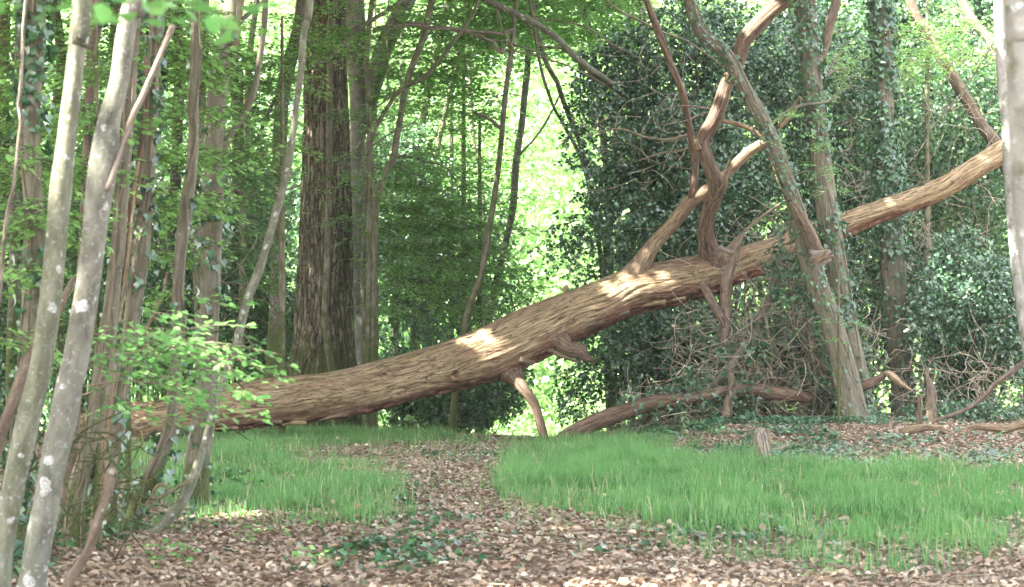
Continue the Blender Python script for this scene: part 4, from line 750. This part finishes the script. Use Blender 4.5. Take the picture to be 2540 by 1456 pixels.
stick('fallen_branch', 'whitish forked branch curling out beside the twisted limb', [(1795, 292, 9), (1780, 268, 8), (1768, 272, 8), (1745, 268, 6), (1700, 262, 5), (1640, 272, 3)], 'pale', 39.2, 'twig', subs=[('twig', [(1776, 270, 8), (1776, 252, 7), (1782, 236, 4)], 'pale', None), ('twig', [(1790, 282, 6), (1750, 280, 5), (1700, 300, 4), (1640, 310, 3)], 'pale', None)])
for k, (lab, p_) in enumerate([('thin bare branch drooping right across the top of the holly', [(1480, -20, 5), (1530, 22, 6), (1580, 48, 6), (1640, 78, 6), (1700, 100, 5), (1760, 140, 5), (1850, 200, 3)]),
    ('fine bare twig crossing above the holly under the arching branch', [(1210, 118, 4), (1300, 132, 4), (1400, 160, 4), (1500, 210, 4), (1560, 260, 3)]),
    ('long fine twig arching over the upper left of the holly', [(1230, 20, 3), (1330, 46, 4), (1440, 62, 4), (1520, 110, 4), (1600, 150, 3)]),
    ('greenish bare branch sweeping left out of the holly centre', [(1720, 330, 7), (1660, 345, 7), (1600, 340, 6), (1540, 320, 5), (1480, 325, 4), (1420, 290, 3)]),
    ('thin grey branch curving down the face of the holly', [(1800, 300, 4), (1760, 330, 6), (1700, 370, 5), (1640, 380, 5), (1580, 400, 4)]),
    ('slanting grey branch rising right from the fallen trunk into the holly', [(1780, 640, 8), (1830, 590, 8), (1880, 545, 8), (1930, 510, 7), (1990, 470, 5)])]):
    stick('bare_branch', lab, p_, 'twig', [43, 44, 44, 40.8, 40.5, 38.9][k], 'branch', ns=7, seg=.08)

# ------------------------------------------------------------------ bushes
HB = 'holly bushes behind the fallen trunk'
bush('holly_bush', 'dense dark holly in the middle behind the tan slanting limb', [(1720, 500, 43.5, 260, 300, 1.7, 26000), (1590, 540, 43, 180, 220, 1.3, 5000), (1440, 620, 43, 100, 190, 1.2, 800), (1500, 400, 43.5, 120, 200, 1.2, 1300), (1530, 760, 43, 130, 130, 1, 1800)], 'holly', HOL, .085, HB, cat_='holly')
bush('holly_bush', 'holly spreading under the raised trunk, left edge against the bright glade', [(1660, 860, 42.5, 210, 200, 1.4, 14000), (1440, 930, 42.5, 80, 130, .8, 900), (1790, 900, 42.5, 200, 190, 1.2, 9000)], 'holly', HOL, .08, HB, cat_='holly', droop=-.6)
bush('holly_bush', 'sparser top of the holly reaching to the upper edge of the picture', [(1790, 180, 45, 300, 220, 2, 17000), (1560, 230, 45, 190, 150, 1.4, 5000)], 'holly', HOL, .085, HB, cat_='holly')
bush('holly_bush', 'holly filling the space between the two ivied trunks', [(2080, 380, 46, 170, 380, 1.6, 15000), (2040, 820, 43, 130, 240, 1.2, 8000)], 'holly', HOL, .085, HB, cat_='holly')
bush('holly_bush', 'dark holly behind the right end of the fallen trunk', [(2380, 300, 48, 220, 330, 2, 17000)], 'shrub', HOL, .09, HB, cat_='holly')
bush('holly_bush', 'glossy holly thicket at lower right above the wavy branch', [(2400, 800, 41, 190, 230, 1.6, 17000), (2250, 720, 46, 120, 260, 1, 6000)], 'holly', HOL, .08, HB, cat_='holly', droop=-.5)
bush('holly_bush', 'shaded holly far behind the leaning grey tree', [(2030, 560, 50, 400, 560, 2, 24000), (2400, 560, 52, 300, 620, 2, 22000)], 'shrub', HOL, .11, HB, cat_='holly')
SB = 'dark bushes behind the oak'
bush('evergreen_bush', 'dark bush right of the beech under the arching bare branch', [(1080, 680, 53, 240, 250, 2, 15000), (1010, 420, 54, 120, 140, 1.6, 4500)], 'shrub', HEX, .085, SB)
bush('evergreen_bush', 'low dark bush seen beneath the middle of the fallen trunk', [(1150, 960, 47.5, 170, 120, 1.4, 12000), (1010, 960, 49, 130, 110, 1, 6000)], 'shrub', HEX, .075, SB, droop=-.7)
bush('evergreen_bush', 'dark bush between the lichen-flecked trunk and the forked trunk', [(620, 720, 52, 130, 300, 1.8, 14000), (640, 480, 54, 140, 160, 1.6, 4000)], 'shrub', HEX, .085, SB)
bush('evergreen_bush', 'dark bush behind the leaning ivied stem on the left', [(420, 720, 50, 140, 330, 2, 16000)], 'shrub', HEX, .08, SB)
bush('evergreen_bush', 'dark bush behind the two tall lichen poles', [(200, 680, 46, 190, 380, 2, 18000)], 'shrub', HEX, .08, SB)
bush('evergreen_bush', 'dark bush at the left edge of the wood', [(10, 700, 40, 130, 420, 2, 13000)], 'shrub', HEX, .075, SB)
bush('evergreen_bush', 'deep shaded bush directly behind the oak', [(800, 800, 55, 200, 300, 2, 12000)], 'shrub', HEX, .09, SB)
bush('evergreen_bush', 'far shaded thicket closing the view on the left', [(300, 560, 66, 620, 640, 3, 26000), (900, 640, 70, 300, 520, 2.5, 12000)], 'shrub', HEX, .13, SB)

# ------------------------------------------------------------------ hornbeam foliage
bush('evergreen_bush', 'leafy dark mass closing the upper right corner behind the leaning trunks', [(2360, 90, 52, 330, 240, 2, 22000), (2100, 60, 53, 220, 200, 2, 11000)], 'shrub', HEX, .11, SB)
HG = 'young hornbeams in fresh leaf'
def hornbeam(label, u, v0, d, spec, mat='beech', trunk='slim', w_=12, lean=0, nm='hornbeam', tl=SPR):
    return tree(nm, label, d, [(u + lean, v0, w_ * .6), (u + lean * .6, (v0 * 2 + 1040) / 3, w_), (u + lean * .2, (v0 + 2080) / 3, w_ * 1.2), (u, 1045 + (36 - min(d, 36)) * 8, w_ * 1.4)], trunk, up=0, spr=spec, sprmat=mat, sprt=tl, cat_='hornbeam', group=HG)
hornbeam('hornbeam with bright tiers of leaves at the upper centre, right of the beech fork', 1150, 60, 50, [(1120, 190, 47, 230, 240, 2, 420, 1.0), (1240, 60, 48, 190, 100, 2, 200, 1.0)])
hornbeam('hornbeam tiers in front of the dark bush right of the beech', 1190, 300, 48, [(1100, 500, 46, 230, 170, 1.6, 330, .95), (1170, 690, 45.5, 150, 130, 1.4, 190, .9), (1000, 600, 46, 110, 240, 1, 110, .9)], 'beech')
hornbeam('pale hornbeam veil across the top above the arching branch', 1570, 0, 56, [(1400, 60, 50, 330, 110, 2, 340, 1.05), (1560, 60, 58, 240, 120, 2, 160, 1.05)])
hornbeam('hornbeam sprays hanging before the oak crown on the upper left', 700, 40, 38, [(700, 150, 39, 150, 130, 1.4, 80, .85), (650, 330, 40, 110, 130, 1.4, 90, .85), (860, 70, 41, 140, 90, 1, 60, .85)], 'beech')
hornbeam('hornbeam with leafy tiers between the forked trunk and the lichen-flecked trunk', 600, 150, 40, [(620, 430, 38, 90, 160, 1.6, 90, .9), (600, 620, 39, 80, 120, 1.4, 60, .9), (640, 200, 39, 80, 120, 1.2, 60, .9)], 'beechd')
hornbeam('hornbeam leaves scattered behind the leaning ivied stem', 318, 100, 21, [(430, 160, 20, 150, 170, 1.6, 190, 1.05), (400, 430, 20, 140, 170, 1.4, 170, 1.05), (400, 640, 22, 120, 150, 1.4, 90, 1), (560, 400, 20, 90, 260, 1, 50, 1)], 'beech', tl=SPRN)
hornbeam('hornbeam leaves scattered between the two tall lichen poles', 240, 60, 17, [(240, 330, 17, 80, 330, 1, 100, 1), (120, 380, 16, 120, 330, 1.2, 120, 1), (60, 300, 18, 110, 330, 1, 100, 1), (30, 780, 15, 70, 240, 1, 30, 1)], 'beech', tl=SPRN)
hornbeam('hornbeam foliage filling the upper left behind the poles', 345, -20, 41, [(300, 200, 38, 330, 260, 2, 300, .95), (60, 250, 38, 140, 330, 2, 200, .95), (520, 120, 38, 160, 160, 2, 120, .9)], 'beech')
hornbeam('hornbeam behind the leftmost poles at half height', 150, 300, 40, [(150, 620, 36, 190, 260, 2, 190, .9)], 'beechd')
hornbeam('far hornbeam glowing to the right of the slim sapling before the glade', 1120, 200, 60, [(1220, 400, 60, 120, 230, 2, 150, 1.0), (1330, 520, 62, 60, 200, 2, 40, 1.0)])
hornbeam('far hornbeam lit green behind the oak and beech tops', 930, -20, 58, [(960, 180, 58, 260, 260, 2.5, 260, 1.05)], 'beechd')
hornbeam('hornbeam with scattered light leaves behind the right ivied trunk', 2300, 0, 45, [(2330, 110, 44, 190, 110, 1.6, 120, .8), (2130, 110, 43, 120, 130, 1.4, 50, .7)], 'beech')
hornbeam('hornbeam seedling tiers growing across the foot of the leaning grey tree', 2080, 560, 36, [(2030, 440, 36, 110, 50, .6, 18, .45), (2060, 300, 36.4, 90, 120, .6, 18, .42), (2080, 800, 36, 60, 90, .4, 14, .42), (1950, 330, 36, 80, 60, .5, 9, .42)], 'beechn', w_=5)
hornbeam('leafy hornbeam whips crossing the front of the beech trunk', 925, 400, 43, [(915, 290, 43, 90, 30, .5, 20, .6), (890, 480, 43, 70, 140, .6, 30, .6), (960, 700, 44, 90, 150, .8, 40, .7)], 'beech')
# the leafy spray that reaches in front of the log on the left
sp_ = thing('leafy_branch', 'fresh green leafy branch hanging in front of the left end of the fallen trunk', 'branch', P(230, 860, 13.6))
LPs, SPs = [], []
pa = [(265, 870), (330, 850), (400, 850), (470, 860), (540, 850), (610, 850), (300, 930), (370, 920), (440, 910), (520, 920), (350, 980), (420, 960), (450, 1020), (500, 990), (400, 800), (470, 800), (280, 800), (360, 880), (560, 900), (600, 870), (480, 950), (430, 870), (390, 1030), (320, 890), (540, 970), (660, 880), (250, 900), (300, 850), (490, 780), (360, 820)]
pos_ = np.array([P(u - 45 + rng.normal() * 38, v - 8 + rng.normal() * 26, 13.6 + rng.normal() * .4) for u, v in pa * 3])
l_, s_ = place_sprays(pos_, rng.normal(size=len(pos_)) * .8, rng.uniform(.75, 1.05, len(pos_)), SPRN, .11)
# keep leaf size natural while the spray itself is small
obj('foliage', l_[0], l_[1], M['beechn'], sp_); 
tw = join([tube(*dpts([(200, 900, 5), (300, 880, 4), (420, 860, 3.5), (540, 850, 3), (700, 880, 1.5)], 13.6), .06, 6), tube(*dpts([(210, 960, 5), (290, 945, 5), (380, 950, 4), (460, 960, 2)], 13.7), .06, 6), tube(*dpts([(150, 1000, 5), (220, 975, 6), (270, 952, 4), (330, 900, 3), (380, 820, 2)], 13.7), .06, 6)])
vv = np.vstack([tw['V'], s_[0]]); obj('twig', vv, [np.vstack([tw['F'][0], s_[1] + len(tw['V'])]), tw['F'][1]], M['twig'], sp_, attrs={'bk': vv})
sp_ = thing('leafy_branch', 'blurred bright leaves hanging close to the camera at the top left', 'branch', P(400, -60, 6))
pos_ = np.array([P(u, v, 6 + rng.normal() * .2) for u, v in [(250, 5), (275, 25), (310, 32), (360, 10), (400, 40), (430, 45), (460, 20), (500, 50), (540, 60), (570, 62), (10, 0), (40, 20), (600, 15)]])
l_, s_ = place_sprays(pos_, rng.normal(size=len(pos_)) * .8 + .3, .22, SPRN, .2)
lv_, lf_ = leaves(np.vstack([pos_, pos_ + rng.normal(size=pos_.shape) * [.05, .05, .02], pos_ + rng.normal(size=pos_.shape) * [.06, .05, .02]]), rdir(len(pos_) * 3) * [1, 1, .3], rng.normal(size=(len(pos_) * 3, 3)) * .3 + [0, 0, 1], rng.uniform(.05, .075, len(pos_) * 3), HEX)
obj('foliage', lv_, lf_, M['beechn'], sp_)
pz = [P(200, -120, 6), P(300, -20, 6), P(420, -5, 6), P(560, 35, 6)]
t_ = tube(pz, [.006, .005, .004, .002], .05, 6); tobj('twig', t_, 'twig', sp_)
# seedling by the path lip
sd = thing('seedling', 'bright green seedling at the far lip of the leafy path', 'seedling', P(1030, 1075, 40))
pts_ = np.array([P(u, v, 40) for u, v in [(1005, 1034), (1018, 1032), (1028, 1036), (1012, 1044), (1034, 1052), (1044, 1058), (1050, 1066), (1022, 1046), (1000, 1040)]])
V, Fq = leaves(pts_, rdir(9) * [1, .5, .3], rng.normal(size=(9, 3)) * .4 + [0, -.4, 1], .12, HEX); obj('leaf', V, Fq, M['glade'], sd)
tobj('stem', tube([P(1032, 1085, 40), P(1030, 1055, 40), P(1015, 1034, 40)], [.006, .005, .003], .05, 6), 'twig', sd)

# vine and twig tangle ------------------------------------------------
def tangle(name, label, areas, seed, mat='vine'):
    r_ = np.random.default_rng(seed); A_, B_ = [], []
    for (u, v, d, ru, rv, rd, k, ln, hang) in areas:
        for j in range(k):
            p = P(u + r_.normal() * ru * .5, v + r_.normal() * rv * .5, d + r_.normal() * rd * .5)
            dv = r_.normal(size=3) * [1, .6, .8] + [0, 0, -hang]; dv /= np.linalg.norm(dv); cv = r_.normal(size=3) * .25
            for q in range(9):
                g_ = gh(p[0], p[1]); 
                if p[2] < g_ + .02: break
                p2 = p + dv * ln / 9; A_.append(p); B_.append(p2); p = p2; dv = dv + cv + r_.normal(size=3) * .12; dv /= np.linalg.norm(dv)
    A_ = np.array(A_); B_ = np.array(B_); r0 = r_.uniform(.0035, .0095, len(A_))[:, None]
    V, Fq = sticks(A_, B_, r0, r0)
    tag(obj(name, V, Fq, M[mat], attrs={'bk': V}), label, 'vines', kind='stuff')
tangle('vine_tangle', 'curtain of thin brown vines and dead twigs hanging left of the ivied trunk', [(1920, 900, 38.8, 190, 160, 1.0, 760, 1.0, .5), (1780, 1030, 38.4, 240, 60, 1.0, 200, .8, .1), (1870, 600, 41, 120, 120, .7, 60, 1.0, .4), (2060, 950, 38.8, 180, 150, 1.2, 200, .9, .3), (1700, 850, 40.9, 160, 120, 1, 50, .9, .6), (1980, 700, 38.2, 60, 120, .5, 70, .9, .7)], 3)
tangle('vine_tangle', 'fine dead twigs tangled through the holly at the right', [(2360, 600, 43.4, 300, 600, 1.2, 220, 1.4, 0), (2430, 950, 39.5, 200, 110, 1, 140, 1, 0), (1640, 330, 42, 200, 160, 1.0, 45, 1.3, 0), (2140, 300, 42.6, 160, 400, .8, 70, 1.3, .3)], 4)
tangle('vine_tangle', 'fine bare twigs among the bushes behind the oak', [(1100, 560, 47, 250, 300, 1.6, 230, 1.6, .2), (620, 620, 46, 200, 400, 2, 160, 1.5, .1), (400, 600, 24, 200, 500, 2, 60, 1.0, .1), (200, 1200, 16, 200, 150, 1, 60, .5, .2)], 5, 'slim')
bush('ivy_clump', 'ivy hanging in a ragged clump over the fallen trunk beside the ivied trunk', [(1985, 700, 37.9, 80, 200, .5, 650), (1880, 860, 38.4, 130, 130, .6, 700), (2010, 900, 38.3, 90, 150, .5, 700)], 'ivy', IVY, .085, None, 'ivy', stem=False, thr=.5)
bush('ivy_clump', 'loose ivy leaves climbing through the vine curtain left of the ivied trunk', [(1890, 870, 39.3, 240, 150, .9, 3200), (1740, 990, 38, 260, 90, .9, 1400)], 'ivy', IVY, .08, None, 'ivy', stem=False, thr=.42)
bush('bramble', 'low mixed bramble and ivy along the foot of the holly', [(1780, 1040, 39.6, 240, 45, .6, 1000), (2060, 1040, 38.8, 160, 50, .7, 1000), (2380, 1020, 38, 200, 40, .8, 1100)], 'ivy', IVY, .07, None, 'bramble', stem=False, thr=.4)

# ------------------------------------------------------------------ the sunlit wood beyond, and an unseen leaf canopy added to shade the foreground
def mass(name, label, boxes, mat, size, n_, thr=.47, sc=.22, nn_up=.6, tm=RH):
    PP_ = []
    for (x0, x1, y0, y1, z0, z1, k) in boxes:
        p = np.stack([rng.uniform(x0, x1, k * 3), rng.uniform(y0, y1, k * 3), rng.uniform(0, 1, k * 3)], -1)
        p[:, 2] = gh(p[:, 0], p[:, 1]) * (z0 < 5) + z0 + (z1 - z0) * p[:, 2]
        f = fbm(p * np.array([sc, sc, sc * 1.6]), 3); p = p[f + rng.random(len(p)) * .08 > thr][:k]; PP_.append(p)
    p = np.vstack(PP_); n = len(p)
    V, Fq = leaves(p, rdir(n), rng.normal(size=(n, 3)) * .6 + [0, -.2, nn_up], size * rng.uniform(.6, 1.4, n), tm)
    return tag(obj(name, V, Fq, M[mat]), label, 'foliage', kind='stuff')
mass('far_wood', 'bright sunlit spring foliage of the wood beyond the glade', [(-30, 30, 78, 92, 0, 22, 190000), (-34, 34, 92, 112, 0, 27, 150000), (-60, 60, 112, 130, 0, 36, 130000)], 'glade', .25, 0, .39)
mass('undergrowth', 'pale green sunlit undergrowth on the slope beyond the glade', [(-6, 8, 58, 80, 0, 1.6, 30000), (-20, 20, 66, 90, 0, 2.4, 30000)], 'glade', .16, 0, .40)
m, n = newmat('added_haze_air'); pv = N(n, 'ShaderNodeVolumePrincipled'); pv.inputs['Density'].default_value = .0004  # haze volume added to lighten dark foliage and pale the background
pv.inputs['Color'].default_value = (1, .97, .90, 1); pv.inputs['Anisotropy'].default_value = .2
o = N(n, 'ShaderNodeOutputMaterial'); L(n, pv.outputs[0], o.inputs['Volume'])
hx = np.array([[x, y, z] for z in (-6, 46) for x, y in ((-90, -20), (90, -20), (90, 150), (-90, 150))], float)
tag(obj('haze', hx, np.array([[0, 3, 2, 1], [4, 5, 6, 7], [0, 1, 5, 4], [1, 2, 6, 5], [2, 3, 7, 6], [3, 0, 4, 7]]), m, smooth=False), 'thin pale haze added to the air to lift the darks of the wood', 'haze', kind='stuff')
HOLES = [(P(1200, 850, 38.45), .40), (P(1530, 735, 39.1), .30), (P(1455, 765, 38.95), .26), (P(1650, 712, 39.3), .26), (P(1590, 725, 39.2), .24), (P(1760, 305, 38.6), .45), (P(1875, 375, 39.2), .4), (P(1925, 410, 39.4), .3), (P(1740, 470, 39), .25), (P(1900, 40, 38.6), .5), (P(2510, 200, 9), .16), (P(2520, 500, 9), .14), (P(2505, 60, 36), .5), (P(2515, 600, 36), .4),
         (P(2490, 300, 36.), .3), (P(310, 640, 17.8), .18), (P(590, 30, 21.6), .25), (P(600, 1300, 20), .35), (P(690, 1290, 20), .18), (P(2240, 940, 37), .2), (P(1340, 1060, 38.6), .2), (P(700, 1150, 30), .15), (P(360, 1030, 37), .5)]  # gaps in the added canopy, aimed along the sun at chosen spots
n = 230000
p = np.stack([rng.uniform(-33, 3.5, n), rng.uniform(-4, 60, n), rng.uniform(10.5, 15, n)], -1)  # out-of-frame leaf slab added to keep direct sun off the foreground
keep = ~((p[:, 1] > 46) & (p[:, 0] > -9) & (p[:, 0] < -3) & (p[:, 1] > 50))
dl = rng.random(n) < 1.0
for c_, r_ in HOLES:
    t_ = (p[:, 2] - c_[2]) / SUN[2]; q = p - SUN * t_[:, None] - c_
    keep &= (np.abs(q[:, 0] + 0) ** 2 + (q[:, 1]) ** 2 * 1.0) > r_ ** 2 * (1.35 + .7 * vn(p * 1.3))
hn = fbm(p * np.array([.35, .35, 0]) + 77, 3)
keep &= (hn < .735)
p = p[keep]; n = len(p)
V, Fq = leaves(p, rdir(n) * [1, 1, .3], rng.normal(size=(n, 3)) * .4 + [0, 0, 1], rng.uniform(.3, .5, n), RH)
tag(obj('added_shade_canopy', V, Fq, M['canopy']), 'unseen leaf canopy added overhead to cast shade with gaps for sun patches', 'foliage', kind='stuff')
